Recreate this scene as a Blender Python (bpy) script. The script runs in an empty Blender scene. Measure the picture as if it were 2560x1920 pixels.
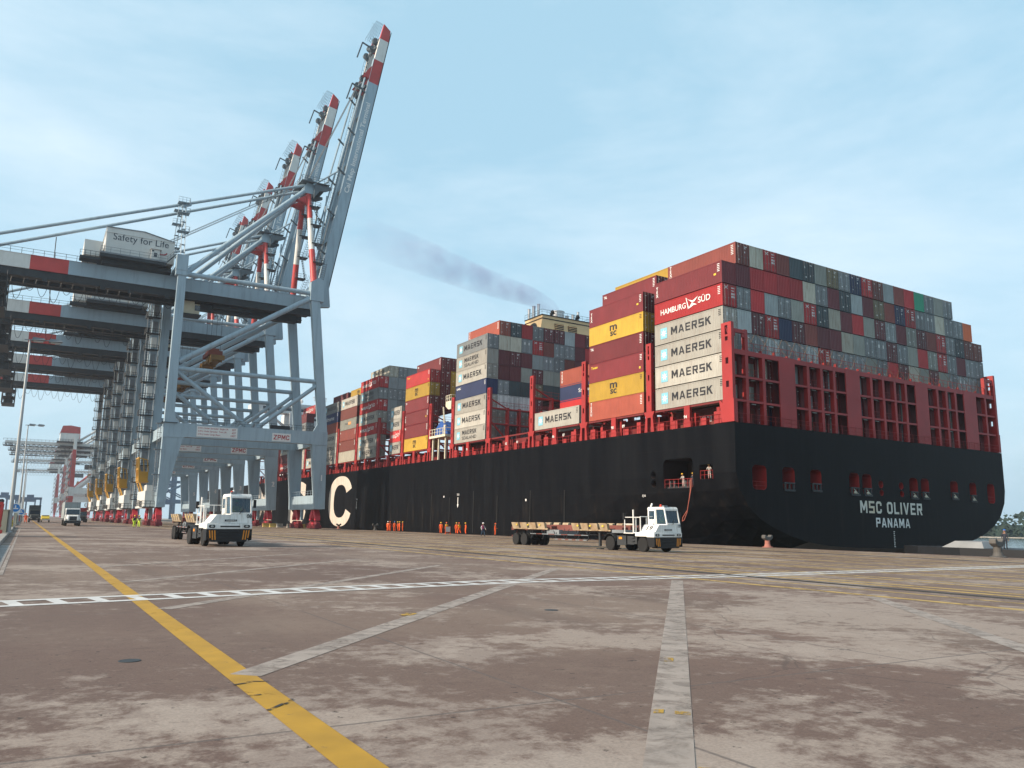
import bpy, bmesh, math, random
from mathutils import Vector, Matrix
random.seed(7)
R = math.radians
C = bpy.context.scene.collection
scene = bpy.context.scene

# ------------------------------------------------------------------ camera, sky, sun, exposure
GS = 0.0158                                   # the apron falls gently towards the quay edge
def gz(x): return -GS*x
YAW, PITCH, ROLL = R(31.207), R(9.708), R(0.477)
def cam_axes():
    f = Vector((math.sin(YAW)*math.cos(PITCH), math.cos(YAW)*math.cos(PITCH), math.sin(PITCH)))
    r = Vector((math.cos(YAW), -math.sin(YAW), 0)); u = r.cross(f)
    c, s = math.cos(ROLL), math.sin(ROLL)
    return f, c*r+s*u, -s*r+c*u
cd = bpy.data.cameras.new('camera'); cam = bpy.data.objects.new('camera', cd); C.objects.link(cam)
cd.sensor_width = 36; cd.lens = 36*1976/2560; cd.clip_start = .1; cd.clip_end = 9000
F_, R_, U_ = cam_axes()
cam.matrix_world = Matrix(((R_.x, U_.x, -F_.x, 0), (R_.y, U_.y, -F_.y, 0), (R_.z, U_.z, -F_.z, 1.62), (0, 0, 0, 1)))
scene.camera = cam

SUN_EL, SUN_DX, SUN_DY = R(27), -1.0, 0.03    # where the sun stands: over the yard, slightly behind the camera
sd = Vector((SUN_DX, SUN_DY, 0)).normalized()*math.cos(SUN_EL) + Vector((0, 0, math.sin(SUN_EL)))
sl = bpy.data.lights.new('sun', 'SUN'); sl.energy = 5.0; sl.angle = R(.6); sl.color = (1, .84, .66)
so = bpy.data.objects.new('sun', sl); C.objects.link(so)
so.rotation_euler = (-sd).to_track_quat('-Z', 'Y').to_euler(); so.location = (-60, -30, 90)

w = bpy.data.worlds.new('World'); scene.world = w; w.use_nodes = True
nt = w.node_tree; N = nt.nodes; L = nt.links; N.clear()
sky = N.new('ShaderNodeTexSky'); sky.sky_type = 'NISHITA'; sky.sun_disc = False
sky.sun_elevation = SUN_EL; sky.sun_rotation = math.atan2(SUN_DX, SUN_DY)
sky.air_density = 1.0; sky.dust_density = 4.0; sky.ozone_density = 1.2; sky.altitude = 0
tc = N.new('ShaderNodeTexCoord')
mp = N.new('ShaderNodeMapping'); mp.inputs['Scale'].default_value = (.9, 1.1, 3.0); mp.inputs['Rotation'].default_value = (.25, .1, .6)
nz = N.new('ShaderNodeTexNoise'); nz.inputs['Scale'].default_value = 1.5; nz.inputs['Detail'].default_value = 9; nz.inputs['Roughness'].default_value = .6; nz.inputs['Distortion'].default_value = .25
cr = N.new('ShaderNodeValToRGB'); cr.color_ramp.elements[0].position = .42; cr.color_ramp.elements[1].position = .72
cr.color_ramp.elements[1].color = (.5, .5, .5, 1)
mixc = N.new('ShaderNodeMix'); mixc.data_type = 'RGBA'
hz = N.new('ShaderNodeMix'); hz.data_type = 'RGBA'; hz.inputs[0].default_value = .55
hz.inputs['B'].default_value = (7.0, 11.3, 13.8, 1)      # the thin high haze of the morning
mixc.inputs['B'].default_value = (10.6, 11.6, 12.3, 1)    # thin cirrus
bg = N.new('ShaderNodeBackground'); bg.inputs['Strength'].default_value = .071
ow = N.new('ShaderNodeOutputWorld')
L.new(tc.outputs['Generated'], mp.inputs['Vector']); L.new(mp.outputs[0], nz.inputs['Vector'])
L.new(nz.outputs['Fac'], cr.inputs[0]); L.new(sky.outputs[0], hz.inputs['A']); L.new(hz.outputs['Result'], mixc.inputs['A'])
L.new(cr.outputs['Color'], mixc.inputs['Factor']); L.new(mixc.outputs['Result'], bg.inputs['Color']); L.new(bg.outputs[0], ow.inputs['Surface'])
vs = scene.view_settings; vs.view_transform = 'Standard'; vs.look = 'None'; vs.exposure = 0.5; vs.gamma = 1
scene.cycles.max_bounces = 6; scene.cycles.volume_bounces = 1; scene.cycles.use_denoising = True
scene.cycles.transparent_max_bounces = 12

# ------------------------------------------------------------------ materials
MATS = {}
def mat(name, col, rough=.55, metal=0, var=.12, vscale=.6, dirt=None, dirt_amt=0, dscale=.35, streak=False, rnd=0, bump=0, spec=.35, emit=None, fine=0):
    """plain paint or stuff: base colour with soft blotches, dirt patches (optionally as run-down streaks) and a per-object change of tone"""
    if name in MATS: return MATS[name]
    col = tuple(c*.80 for c in col); dirt = tuple(c*.8 for c in dirt) if dirt else None
    m = bpy.data.materials.new(name); m.use_nodes = True; n = m.node_tree.nodes; l = m.node_tree.links
    b = n['Principled BSDF']; b.inputs['Roughness'].default_value = rough; b.inputs['Metallic'].default_value = metal
    b.inputs['Specular IOR Level'].default_value = spec
    t = n.new('ShaderNodeTexCoord'); g = n.new('ShaderNodeNewGeometry')
    oi = n.new('ShaderNodeObjectInfo')
    off = n.new('ShaderNodeVectorMath'); off.operation = 'MULTIPLY_ADD'
    l.new(t.outputs['Object'], off.inputs[0]); off.inputs[1].default_value = (1, 1, 1)
    rv = n.new('ShaderNodeMath'); rv.operation = 'MULTIPLY'; rv.inputs[1].default_value = 90
    l.new(oi.outputs['Random'], rv.inputs[0]); l.new(rv.outputs[0], off.inputs[2])
    nz = n.new('ShaderNodeTexNoise'); nz.inputs['Scale'].default_value = vscale; nz.inputs['Detail'].default_value = 5
    l.new(off.outputs[0], nz.inputs['Vector'])
    mr = n.new('ShaderNodeMapRange'); mr.inputs['From Min'].default_value = .3; mr.inputs['From Max'].default_value = .7
    mr.inputs['To Min'].default_value = 1-var; mr.inputs['To Max'].default_value = 1+var
    l.new(nz.outputs['Fac'], mr.inputs['Value'])
    val = mr.outputs[0]
    if rnd:
        m2 = n.new('ShaderNodeMapRange'); m2.inputs['To Min'].default_value = 1-rnd; m2.inputs['To Max'].default_value = 1+rnd
        l.new(oi.outputs['Random'], m2.inputs['Value'])
        mm = n.new('ShaderNodeMath'); mm.operation = 'MULTIPLY'; l.new(val, mm.inputs[0]); l.new(m2.outputs[0], mm.inputs[1]); val = mm.outputs[0]
    hsv = n.new('ShaderNodeHueSaturation'); hsv.inputs['Color'].default_value = (*col, 1); l.new(val, hsv.inputs['Value'])
    out = hsv.outputs[0]
    if dirt:
        d = n.new('ShaderNodeTexNoise'); d.inputs['Scale'].default_value = dscale; d.inputs['Detail'].default_value = 7; d.inputs['Roughness'].default_value = .65
        if streak:
            k = n.new('ShaderNodeMapping'); k.inputs['Scale'].default_value = (5, 5, .5); l.new(off.outputs[0], k.inputs['Vector']); l.new(k.outputs[0], d.inputs['Vector'])
        else: l.new(off.outputs[0], d.inputs['Vector'])
        c2 = n.new('ShaderNodeMapRange'); c2.inputs['From Min'].default_value = .5; c2.inputs['From Max'].default_value = .78; c2.inputs['To Max'].default_value = dirt_amt
        l.new(d.outputs['Fac'], c2.inputs['Value'])
        mx = n.new('ShaderNodeMix'); mx.data_type = 'RGBA'; mx.inputs['B'].default_value = (*dirt, 1)
        l.new(c2.outputs[0], mx.inputs['Factor']); l.new(out, mx.inputs['A']); out = mx.outputs['Result']
    l.new(out, b.inputs['Base Color'])
    if bump:
        bn = n.new('ShaderNodeBump'); bn.inputs['Strength'].default_value = bump; bn.inputs['Distance'].default_value = .02
        n3 = n.new('ShaderNodeTexNoise'); n3.inputs['Scale'].default_value = fine or 14; n3.inputs['Detail'].default_value = 4
        l.new(off.outputs[0], n3.inputs['Vector']); l.new(n3.outputs['Fac'], bn.inputs['Height']); l.new(bn.outputs[0], b.inputs['Normal'])
    if emit: b.inputs['Emission Color'].default_value = (*emit, 1); b.inputs['Emission Strength'].default_value = 1
    MATS[name] = m; return m
RUST = (.16, .06, .025)
def M(n): return MATS[n]
mat('white_paint', (.80, .80, .78), .4, var=.06, dirt=(.30, .24, .17), dirt_amt=.6, dscale=1.4, streak=True)
mat('black_paint', (.012, .012, .014), .5)
mat('dark_steel', (.035, .038, .042), .55, var=.25)
mat('grey_steel', (.2, .22, .24), .5, var=.2)
mat('rubber', (.016, .016, .017), .85)
mat('glass_dark', (.012, .022, .035), .06, spec=.6)
mat('lamp_lens', (.5, .5, .48), .2)
mat('crane_paint', (.33, .425, .49), .5, var=.08, vscale=.12, dirt=(.10, .115, .12), dirt_amt=.45, dscale=.25, streak=True)
mat('crane_steel', (.10, .122, .138), .6, var=.2)
mat('crane_dark', (.020, .025, .030), .6, var=.2)
mat('crane_red', (.52, .055, .05), .5, var=.12, dirt=(.2, .06, .04), dirt_amt=.4)
mat('crane_white', (.72, .70, .66), .5, var=.06, dirt=(.3, .24, .18), dirt_amt=.4, streak=True)
mat('house_white', (.66, .65, .62), .5, var=.04, dirt=(.3, .28, .25), dirt_amt=.25, streak=True)
mat('bogie_red', (.55, .04, .06), .5, var=.25, dirt=(.12, .02, .02), dirt_amt=.6, dscale=1.2)
mat('reel_yellow', (.48, .25, .02), .5, var=.15, dirt=(.25, .13, .03), dirt_amt=.5)
mat('beige_cab', (.55, .48, .34), .5)
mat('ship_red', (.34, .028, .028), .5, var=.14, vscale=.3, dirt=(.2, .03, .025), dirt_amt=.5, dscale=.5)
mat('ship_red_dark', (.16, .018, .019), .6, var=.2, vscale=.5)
mat('cell_grey', (.12, .12, .12), .6)
mat('cream_paint', (.72, .50, .26), .5, var=.05)
mat('ship_white', (.72, .72, .71), .45)
mat('stainless', (.55, .55, .55), .28, metal=.9, var=.1)
mat('sign_white', (.75, .74, .72), .5, var=.03)
mat('text_red', (.40, .02, .03), .5, var=.02)
mat('text_black', (.025, .025, .03), .5, var=.02)
mat('text_white', (.75, .75, .74), .5, var=.08)
mat('text_navy', (.03, .045, .07), .5, var=.02)
mat('text_yellow', (.7, .5, .05), .5)
mat('star_blue', (.22, .52, .66), .5, var=.06)
mat('hull_letter', (.66, .60, .53), .5, var=.06, vscale=.2, dirt=(.38, .18, .09), dirt_amt=.55, dscale=.35, streak=True)
mat('name_letter', (.68, .66, .60), .5, var=.05, dirt=(.60, .38, .12), dirt_amt=1, dscale=.3)
mat('rope', (.55, .50, .40), .9); mat('rope_red', (.35, .10, .07), .9)
mat('tarp_blue', (.03, .10, .35), .6, var=.2)
mat('orange_stripe', (.75, .27, .02), .5)
mat('trailer_rust', (.17, .055, .045), .7, var=.25, dirt=(.05, .03, .025), dirt_amt=.6, dscale=1.5)
mat('guide_white', (.42, .33, .22), .65, var=.2, dirt=(.20, .085, .03), dirt_amt=1, dscale=.7)
mat('skin', (.36, .19, .12), .6, var=.05)
mat('suit_orange', (.85, .11, .015), .7, var=.12, vscale=3)
mat('reflect', (.75, .65, .2), .5)
mat('boot', (.02, .018, .016), .7)
mat('cloth_white', (.72, .70, .72), .8); mat('cloth_grey', (.42, .40, .38), .8); mat('denim', (.03, .06, .11), .8)
mat('hivis', (.62, .80, .06), .7); mat('cloth_dark', (.025, .03, .045), .8); mat('vest_purple', (.35, .06, .16), .7)
mat('hat_yellow', (.85, .50, .02), .35); mat('hat_orange', (.80, .12, .02), .35); mat('hat_blue', (.03, .12, .40), .35); mat('hat_white', (.8, .8, .8), .35); mat('hat_green', (.05, .45, .1), .35)
mat('hair', (.015, .012, .01), .8)
mat('concrete', (.33, .31, .28), .85, var=.2, vscale=1.2, dirt=(.12, .11, .10), dirt_amt=.6, dscale=1.5)
mat('block_yellow', (.55, .40, .12), .8, var=.2, dirt=(.2, .16, .1), dirt_amt=.8, dscale=2)
mat('bollard_iron', (.09, .085, .08), .7, var=.3); mat('bollard_red', (.35, .14, .11), .8, var=.2)
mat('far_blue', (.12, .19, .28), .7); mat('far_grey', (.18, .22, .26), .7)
mat('sign_blue', (.02, .20, .55), .4)
mat('pickup_yellow', (.75, .55, .04), .35); mat('truck_dark', (.06, .065, .06), .5)
mat('boat_black', (.012, .013, .016), .5)

# ------------------------------------------------------------------ mesh builder
class MB:
    def __init__(s): s.v = []; s.f = []; s.m = []
    def add(s, vs, fs, m=0):
        o = len(s.v); s.v += [tuple(v) for v in vs]; s.f += [tuple(i+o for i in f) for f in fs]; s.m += [m]*len(fs)
    def box(s, x0, y0, z0, x1, y1, z1, m=0):
        s.add([(x0,y0,z0),(x1,y0,z0),(x1,y1,z0),(x0,y1,z0),(x0,y0,z1),(x1,y0,z1),(x1,y1,z1),(x0,y1,z1)],
              [(0,3,2,1),(4,5,6,7),(0,1,5,4),(1,2,6,5),(2,3,7,6),(3,0,4,7)], m)
    def hexa(s, p, m=0):   # 8 points: bottom four, top four
        s.add(p, [(0,3,2,1),(4,5,6,7),(0,1,5,4),(1,2,6,5),(2,3,7,6),(3,0,4,7)], m)
    def frame(s, p, q, up=(0,0,1)):
        d = (Vector(q)-Vector(p)).normalized(); u = Vector(up)
        if abs(d.dot(u)) > .99: u = Vector((0,1,0))
        a = d.cross(u).normalized(); return d, a, a.cross(d)
    def beam(s, p, q, wd, h, m=0, up=(0,0,1), w2=None, h2=None):
        d, a, b = s.frame(p, q, up); p, q = Vector(p), Vector(q); w2 = wd if w2 is None else w2; h2 = h if h2 is None else h2
        s.hexa([p-a*wd/2-b*h/2, p+a*wd/2-b*h/2, p+a*wd/2+b*h/2, p-a*wd/2+b*h/2, q-a*w2/2-b*h2/2, q+a*w2/2-b*h2/2, q+a*w2/2+b*h2/2, q-a*w2/2+b*h2/2], m)
    def tube(s, p, q, r, n=8, m=0, r2=None):
        d, a, b = s.frame(p, q); p, q = Vector(p), Vector(q); r2 = r if r2 is None else r2
        vs = [p+(a*math.cos(2*math.pi*i/n)+b*math.sin(2*math.pi*i/n))*r for i in range(n)] + [q+(a*math.cos(2*math.pi*i/n)+b*math.sin(2*math.pi*i/n))*r2 for i in range(n)]
        s.add(vs, [(i,(i+1)%n,n+(i+1)%n,n+i) for i in range(n)]+[tuple(range(n-1,-1,-1)), tuple(range(n,2*n))], m)
    def path(s, pts, r, n=4, m=0):
        for a, b in zip(pts, pts[1:]): s.tube(a, b, r, n, m)
    def prism(s, poly, ax, a, b, m=0):
        f = {'x': lambda p, t: (t, p[0], p[1]), 'y': lambda p, t: (p[0], t, p[1]), 'z': lambda p, t: (p[0], p[1], t)}[ax]
        n = len(poly); s.add([f(p, a) for p in poly]+[f(p, b) for p in poly], [tuple(range(n)), tuple(range(2*n-1, n-1, -1))]+[(i,(i+1)%n,n+(i+1)%n,n+i) for i in range(n)], m)
    def rail(s, pts, h=1.1, step=1.6, r=.03, m=0, mid=True):
        for a, b in zip(pts, pts[1:]):
            a, b = Vector(a), Vector(b); n = max(1, round((b-a).length/step)); z = Vector((0,0,h))
            s.tube(a+z, b+z, r, 4, m)
            if mid: s.tube(a+z*.5, b+z*.5, r*.7, 4, m)
            for i in range(n+1): p = a.lerp(b, i/n); s.tube(p, p+z, r, 4, m)
    def sphere(s, c, r, nu=10, nv=6, m=0, sc=(1,1,1)):
        vs = []; fs = []
        for j in range(nv+1):
            t = math.pi*j/nv
            for i in range(nu):
                a = 2*math.pi*i/nu; vs.append((c[0]+r*sc[0]*math.sin(t)*math.cos(a), c[1]+r*sc[1]*math.sin(t)*math.sin(a), c[2]+r*sc[2]*math.cos(t)))
        for j in range(nv):
            for i in range(nu): fs.append((j*nu+i, j*nu+(i+1)%nu, (j+1)*nu+(i+1)%nu, (j+1)*nu+i))
        s.add(vs, fs, m)
    def lathe(s, prof, c=(0,0,0), n=16, m=0):   # profile (r, z)
        k = len(prof); vs = [(c[0]+r*math.cos(2*math.pi*i/n), c[1]+r*math.sin(2*math.pi*i/n), c[2]+z) for r, z in prof for i in range(n)]
        fs = [(j*n+i, j*n+(i+1)%n, (j+1)*n+(i+1)%n, (j+1)*n+i) for j in range(k-1) for i in range(n)]
        s.add(vs, fs+[tuple(range(n-1,-1,-1)), tuple(range((k-1)*n, k*n))], m)
    def text(s, txt, o, xd, zd, h=None, wd=None, m=0, bold=.012, align='c'):
        vs, fs, W, H = text_shape(txt, bold); o, xd, zd = Vector(o), Vector(xd), Vector(zd)
        sy = h/H if h else wd/W; sx = wd/W if wd else sy
        ox = {'c': -W/2, 'l': 0, 'r': -W}[align]
        s.add([o+xd*(x+ox)*sx+zd*y*sy for x, y in vs], fs, m)
    def block(s, txt, o, xd, zd, h, wd, m=0, gap=.26):   # square stencil-like capitals, each letter cut into plates that meet edge to edge
        W = sum(BLOCK[c][0] for c in txt)+gap*(len(txt)-1); k = wd/W; o, xd, zd = Vector(o), Vector(xd), Vector(zd); x = -W/2
        for c in txt:
            w_, ps = BLOCK[c]
            for p in ps: s.add([o+xd*((x+a*w_)*k)+zd*(b*h) for a, b in p], [tuple(range(len(p)))], m)
            x += w_+gap
    def build(s, name, mats, parent=None, loc=(0,0,0), rotz=0, smooth=False, bevel=0, recalc=True, weld=False):
        me = bpy.data.meshes.new(name); me.from_pydata(s.v, [], s.f)
        for mm in (mats if isinstance(mats, (list, tuple)) else [mats]): me.materials.append(M(mm) if isinstance(mm, str) else mm)
        me.polygons.foreach_set('material_index', s.m)
        if recalc or weld:
            bm = bmesh.new(); bm.from_mesh(me)
            if weld: bmesh.ops.remove_doubles(bm, verts=bm.verts, dist=1e-4)
            if recalc: bmesh.ops.recalc_face_normals(bm, faces=bm.faces)
            bm.to_mesh(me); bm.free()
        if smooth: me.polygons.foreach_set('use_smooth', [True]*len(me.polygons))
        o = bpy.data.objects.new(name, me); C.objects.link(o); o.location = loc; o.rotation_euler = (0, 0, rotz)
        if parent: o.parent = parent
        if bevel:
            b = o.modifiers.new('bevel', 'BEVEL'); b.width = bevel; b.segments = 2; b.limit_method = 'ANGLE'; b.angle_limit = R(40)
        return o
def q4(a, b, c, d): return [(a,b),(c,b),(c,d),(a,d)]
_ring = [q4(0,.82,1,1), q4(0,.18,.25,.82), q4(.75,.18,1,.82), q4(0,0,1,.18)]
BLOCK = {' ': (.35, []), 'I': (.24, [q4(0,0,1,1)]), 'O': (.92, [[(.5,1),(.22,1),(0,.83),(0,.17),(.22,0),(.5,0),(.5,.18),(.34,.18),(.26,.25),(.26,.75),(.34,.82),(.5,.82)], [(.5,0),(.78,0),(1,.17),(1,.83),(.78,1),(.5,1),(.5,.82),(.66,.82),(.74,.75),(.74,.25),(.66,.18),(.5,.18)]]), 'D': (.9, [q4(0,.82,.9,1), q4(0,.18,.25,.82), q4(.75,.18,1,.82), q4(0,0,.9,.18)]),
 'C': (.88, [[(.5,1),(.22,1),(0,.83),(0,.17),(.22,0),(.5,0),(.5,.18),(.34,.18),(.26,.25),(.26,.75),(.34,.82),(.5,.82)], [(.5,1),(.78,1),(1,.84),(1,.64),(.74,.64),(.74,.75),(.66,.82),(.5,.82)], [(.5,0),(.5,.18),(.66,.18),(.74,.25),(.74,.36),(1,.36),(1,.16),(.78,0)]]), 'L': (.8, [q4(0,.18,.28,1), q4(0,0,1,.18)]),
 'M': (1.1, [[(0,0),(0,1),(.25,1),(.5,.52),(.75,1),(1,1),(1,0),(.79,0),(.79,.62),(.57,.2),(.43,.2),(.21,.62),(.21,0)]]), 'N': (.95, [[(0,0),(0,1),(.25,1),(.75,.38),(.75,1),(1,1),(1,0),(.76,0),(.25,.63),(.25,0)]]),
 'A': (1.0, [[(0,0),(.36,1),(.5,1),(.5,.80),(.22,0)], [(1,0),(.78,0),(.5,.80),(.5,1),(.64,1)], [(.297,.22),(.703,.22),(.647,.38),(.353,.38)]]),
 'E': (.85, [[(0,0),(0,1),(1,1),(1,.82),(.27,.82),(.27,.59),(.9,.59),(.9,.41),(.27,.41),(.27,.18),(1,.18),(1,0)]]),
 'P': (.88, [q4(0,0,.26,1), q4(.26,.82,1,1), q4(.74,.58,1,.82), q4(.26,.40,1,.58)]), 'R': (.92, [q4(0,0,.26,1), q4(.26,.82,.97,1), q4(.73,.58,.97,.82), q4(.26,.40,.97,.58), [(.46,.40),(.74,.40),(1,0),(.72,0)]]),
 'S': (.88, [q4(0,.82,1,1), q4(0,.59,.26,.82), q4(0,.41,1,.59), q4(.74,.18,1,.41), q4(0,0,1,.18)]), 'K': (.95, [q4(0,0,.25,1), [(.25,.44),(.25,.70),(.66,1),(.98,1)], [(.34,.509),(.56,.679),(1,0),(.70,0)]]),
 'V': (.95, [[(0,1),(.26,1),(.5,.30),(.74,1),(1,1),(.62,0),(.38,0)]]), 'Z': (.9, [q4(0,.82,1,1), [(.66,.82),(1,.82),(.34,.18),(0,.18)], q4(0,0,1,.18)])}
_tc = {}
def text_shape(txt, bold):
    if (txt, bold) in _tc: return _tc[(txt, bold)]
    cu = bpy.data.curves.new('t', 'FONT'); cu.body = txt; cu.offset = bold; cu.resolution_u = 3; cu.size = 1
    o = bpy.data.objects.new('t', cu); C.objects.link(o)
    me = o.evaluated_get(bpy.context.evaluated_depsgraph_get()).to_mesh()
    vs = [(v.co.x, v.co.y) for v in me.vertices]; fs = [tuple(p.vertices) for p in me.polygons]
    x0 = min(v[0] for v in vs); y0 = min(v[1] for v in vs); W = max(v[0] for v in vs)-x0; H = max(v[1] for v in vs)-y0
    vs = [(x-x0, y-y0) for x, y in vs]
    bpy.data.objects.remove(o); bpy.data.curves.remove(cu)
    _tc[(txt, bold)] = (vs, fs, W, H); return _tc[(txt, bold)]
def tag(o, label=None, cat=None, group=None, kind=None):
    if label: o['label'] = label
    if cat: o['category'] = cat
    if group: o['group'] = group
    if kind: o['kind'] = kind
    return o
def empty(name, loc=(0,0,0), rotz=0, label=None, cat=None, group=None):
    o = bpy.data.objects.new(name, None); C.objects.link(o); o.location = loc; o.rotation_euler = (0, 0, rotz); o.empty_display_size = .3
    return tag(o, label, cat, group)
def copy_tree(o, parent=None):
    c = o.copy(); C.objects.link(c)
    if parent: c.parent = parent
    for ch in list(o.children): copy_tree(ch, c)
    return c
def ordinal(n): return ['zeroth','first','second','third','fourth','fifth','sixth','seventh','eighth','ninth','tenth','eleventh','twelfth','thirteenth','fourteenth','fifteenth','sixteenth','seventeenth','eighteenth','nineteenth','twentieth','twenty-first','twenty-second','twenty-third'][n]

# ------------------------------------------------------------------ ground, quay, water
def ground_mat():
    m = bpy.data.materials.new('apron_concrete'); m.use_nodes = True; n = m.node_tree.nodes; l = m.node_tree.links; b = n['Principled BSDF']
    t = n.new('ShaderNodeTexCoord'); P = t.outputs['Object']
    def noise(sc, det=6, ro=.6, vec=None, dist=0, off=0):
        k = n.new('ShaderNodeTexNoise'); k.inputs['Scale'].default_value = sc; k.inputs['Detail'].default_value = det; k.inputs['Roughness'].default_value = ro; k.inputs['Distortion'].default_value = dist
        mp = n.new('ShaderNodeMapping'); mp.inputs['Scale'].default_value = vec or (1,1,1); mp.inputs['Location'].default_value = (off, off*1.7, off*.3)
        l.new(P, mp.inputs['Vector']); l.new(mp.outputs[0], k.inputs['Vector']); return k.outputs['Fac']
    def rng(v, a, c, lo=0, hi=1):
        k = n.new('ShaderNodeMapRange'); k.inputs['From Min'].default_value = a; k.inputs['From Max'].default_value = c; k.inputs['To Min'].default_value = lo; k.inputs['To Max'].default_value = hi
        l.new(v, k.inputs['Value']); return k.outputs[0]
    def mul(a, c):
        k = n.new('ShaderNodeMath'); k.operation = 'MULTIPLY'; l.new(a, k.inputs[0])
        if isinstance(c, float): k.inputs[1].default_value = c
        else: l.new(c, k.inputs[1])
        return k.outputs[0]
    def mix(f, a, c):
        k = n.new('ShaderNodeMix'); k.data_type = 'RGBA'; l.new(f, k.inputs['Factor'])
        for s, x in (('A', a), ('B', c)):
            if isinstance(x, tuple): k.inputs[s].default_value = (*x, 1)
            else: l.new(x, k.inputs[s])
        return k.outputs['Result']
    def add(a, wa, c, wc):
        k = n.new('ShaderNodeMath'); k.operation = 'MULTIPLY_ADD'; l.new(c, k.inputs[0]); k.inputs[1].default_value = wc; l.new(mul(a, wa), k.inputs[2]); return k.outputs[0]
    def ragged(lo, hi, wl, a, b, v1=None, v2=None, o=0):   # broad field with an edge eaten by fine noise
        return rng(add(noise(lo, 3, .5, v1, 0, o), wl, noise(hi, 14, .72, v2, .1, o+2), 1-wl), a, b)
    col = mix(rng(noise(.10, 6, .55, (1, .6, 1)), .35, .65), (0.122, 0.081, 0.065), (0.188, 0.140, 0.113))
    # tyre-polished dark lanes that run along the quay
    col = mix(mul(rng(noise(.55, 4, .6, (1, .035, 1), off=3), .5, .68), .5), col, (0.094, 0.068, 0.058))
    # brown stained bays
    col = mix(mul(ragged(.20, 2.6, .66, .49, .60, None, None, 11), .55), col, (0.120, 0.075, 0.062))
    col = mix(mul(ragged(.09, 3.0, .72, .50, .57, None, None, 17), .6), col, (0.104, 0.068, 0.057))
    # where the skin has gone and where it has held
    bias = None
    for x, y, rx, ry, g_ in ((-1.5,6.2,2.6,2.6,.11),(1.2,7.6,1.6,1.8,.06),(2.6,6.6,2.0,1.6,.13),(4.2,9.3,1.6,1.5,.07),(6.2,10.2,2.6,1.8,.10),(3.4,4.7,1.5,1.0,.12),(4.6,4.4,1.5,.9,.08),(9.4,7.6,2.4,1.5,.09),(6.9,5.6,1.6,1.0,.09),(11.5,11.5,3.5,2,.06),(5.2,7.4,1.7,1.4,-.10),(7.3,7.9,1.8,1.2,-.10),(8.8,5.9,1.8,1.2,-.08),(.2,11.0,3.5,2.0,-.10),(7.5,15,5,4,-.05),(2,13,4,2.5,-.06)):
        mp_ = n.new('ShaderNodeMapping'); mp_.vector_type = 'TEXTURE'; mp_.inputs['Location'].default_value = (x, y, gz(x)); mp_.inputs['Scale'].default_value = (rx*1.6, ry*1.6, 9); l.new(P, mp_.inputs['Vector'])
        gr_ = n.new('ShaderNodeTexGradient'); gr_.gradient_type = 'QUADRATIC_SPHERE'; l.new(mp_.outputs[0], gr_.inputs['Vector'])
        k_ = n.new('ShaderNodeMath'); k_.operation = 'MULTIPLY_ADD'; k_.inputs[1].default_value = g_; l.new(gr_.outputs['Fac'], k_.inputs[0])
        if bias is None: k_.inputs[2].default_value = 0
        else: l.new(bias, k_.inputs[2])
        bias = k_.outputs[0]
    def ragged_b(lo, hi, wl, a, b, o):
        k_ = n.new('ShaderNodeMath'); k_.operation = 'ADD'; l.new(bias, k_.inputs[0]); l.new(add(noise(lo, 4, .55, None, 0, o), wl, noise(hi, 14, .74, None, .1, o+2), 1-wl), k_.inputs[1]); return rng(k_.outputs[0], a, b)
    # scuffed pale skin of the slab: broad worn fields, ragged at the edge
    col = mix(mul(ragged_b(.22, 2.2, .56, .515, .565, 23), .85), col, (.268, .218, .186))
    col = mix(mul(ragged_b(.6, 3.8, .5, .53, .60, 29), .55), col, (.295, .245, .212))
    col = mix(mul(rng(noise(6.5, 12, .78, (.8, 1.2, 1), .1, 9), .60, .70), .45), col, (.30, .248, .214))
    # oil spots, pits and rubber scuffs
    col = mix(mul(rng(noise(1.7, 10, .66, (1.0, 1.1, 1), .1, 31), .67, .71), .6), col, (0.049, 0.037, 0.033))
    col = mix(mul(rng(noise(8, 6, .62, (1, 1, 1), .2, 41), .655, .69), .85), col, (0.040, 0.031, 0.026))
    col = mix(mul(rng(noise(3.2, 12, .74, None, .2, 51), .57, .66), .5), col, (0.076, 0.050, 0.042))
    # hairline cracks, only here and there
    vo = n.new('ShaderNodeTexVoronoi'); vo.feature = 'DISTANCE_TO_EDGE'; vo.inputs['Scale'].default_value = .42; vo.inputs['Randomness'].default_value = 1
    ds = n.new('ShaderNodeVectorMath'); ds.operation = 'MULTIPLY_ADD'; kn = n.new('ShaderNodeTexNoise'); kn.inputs['Scale'].default_value = 2.2; kn.inputs['Detail'].default_value = 8; l.new(P, kn.inputs['Vector'])
    l.new(kn.outputs['Color'], ds.inputs[0]); ds.inputs[1].default_value = (.22, .22, 0); l.new(P, ds.inputs[2]); l.new(ds.outputs[0], vo.inputs['Vector'])
    col = mix(mul(mul(rng(vo.outputs['Distance'], .003, .008, 1, 0), rng(noise(.13, 3, .5, None, 0, 71), .55, .62)), .45), col, (.06, .045, .04))
    # slab joints
    sep = n.new('ShaderNodeSeparateXYZ'); l.new(P, sep.inputs[0])
    for ax, pitch, o in (('X', 5.6, 1.1), ('Y', 9.0, 2.5)):
        a = n.new('ShaderNodeMath'); a.operation = 'PINGPONG'; a.inputs[1].default_value = pitch/2
        ad = n.new('ShaderNodeMath'); ad.inputs[1].default_value = o + 1000*pitch; l.new(sep.outputs[ax], ad.inputs[0]); l.new(ad.outputs[0], a.inputs[0])
        j = rng(a.outputs[0], .014, .024, 1, 0)
        col = mix(mul(mul(j, rng(noise(.4, 3, .5, None, 0, 61+o), .36, .5)), .75), col, (.09, .075, .07))
    # grain
    gr = rng(noise(38, 3, .6), .3, .7, .86, 1.14)
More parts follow.
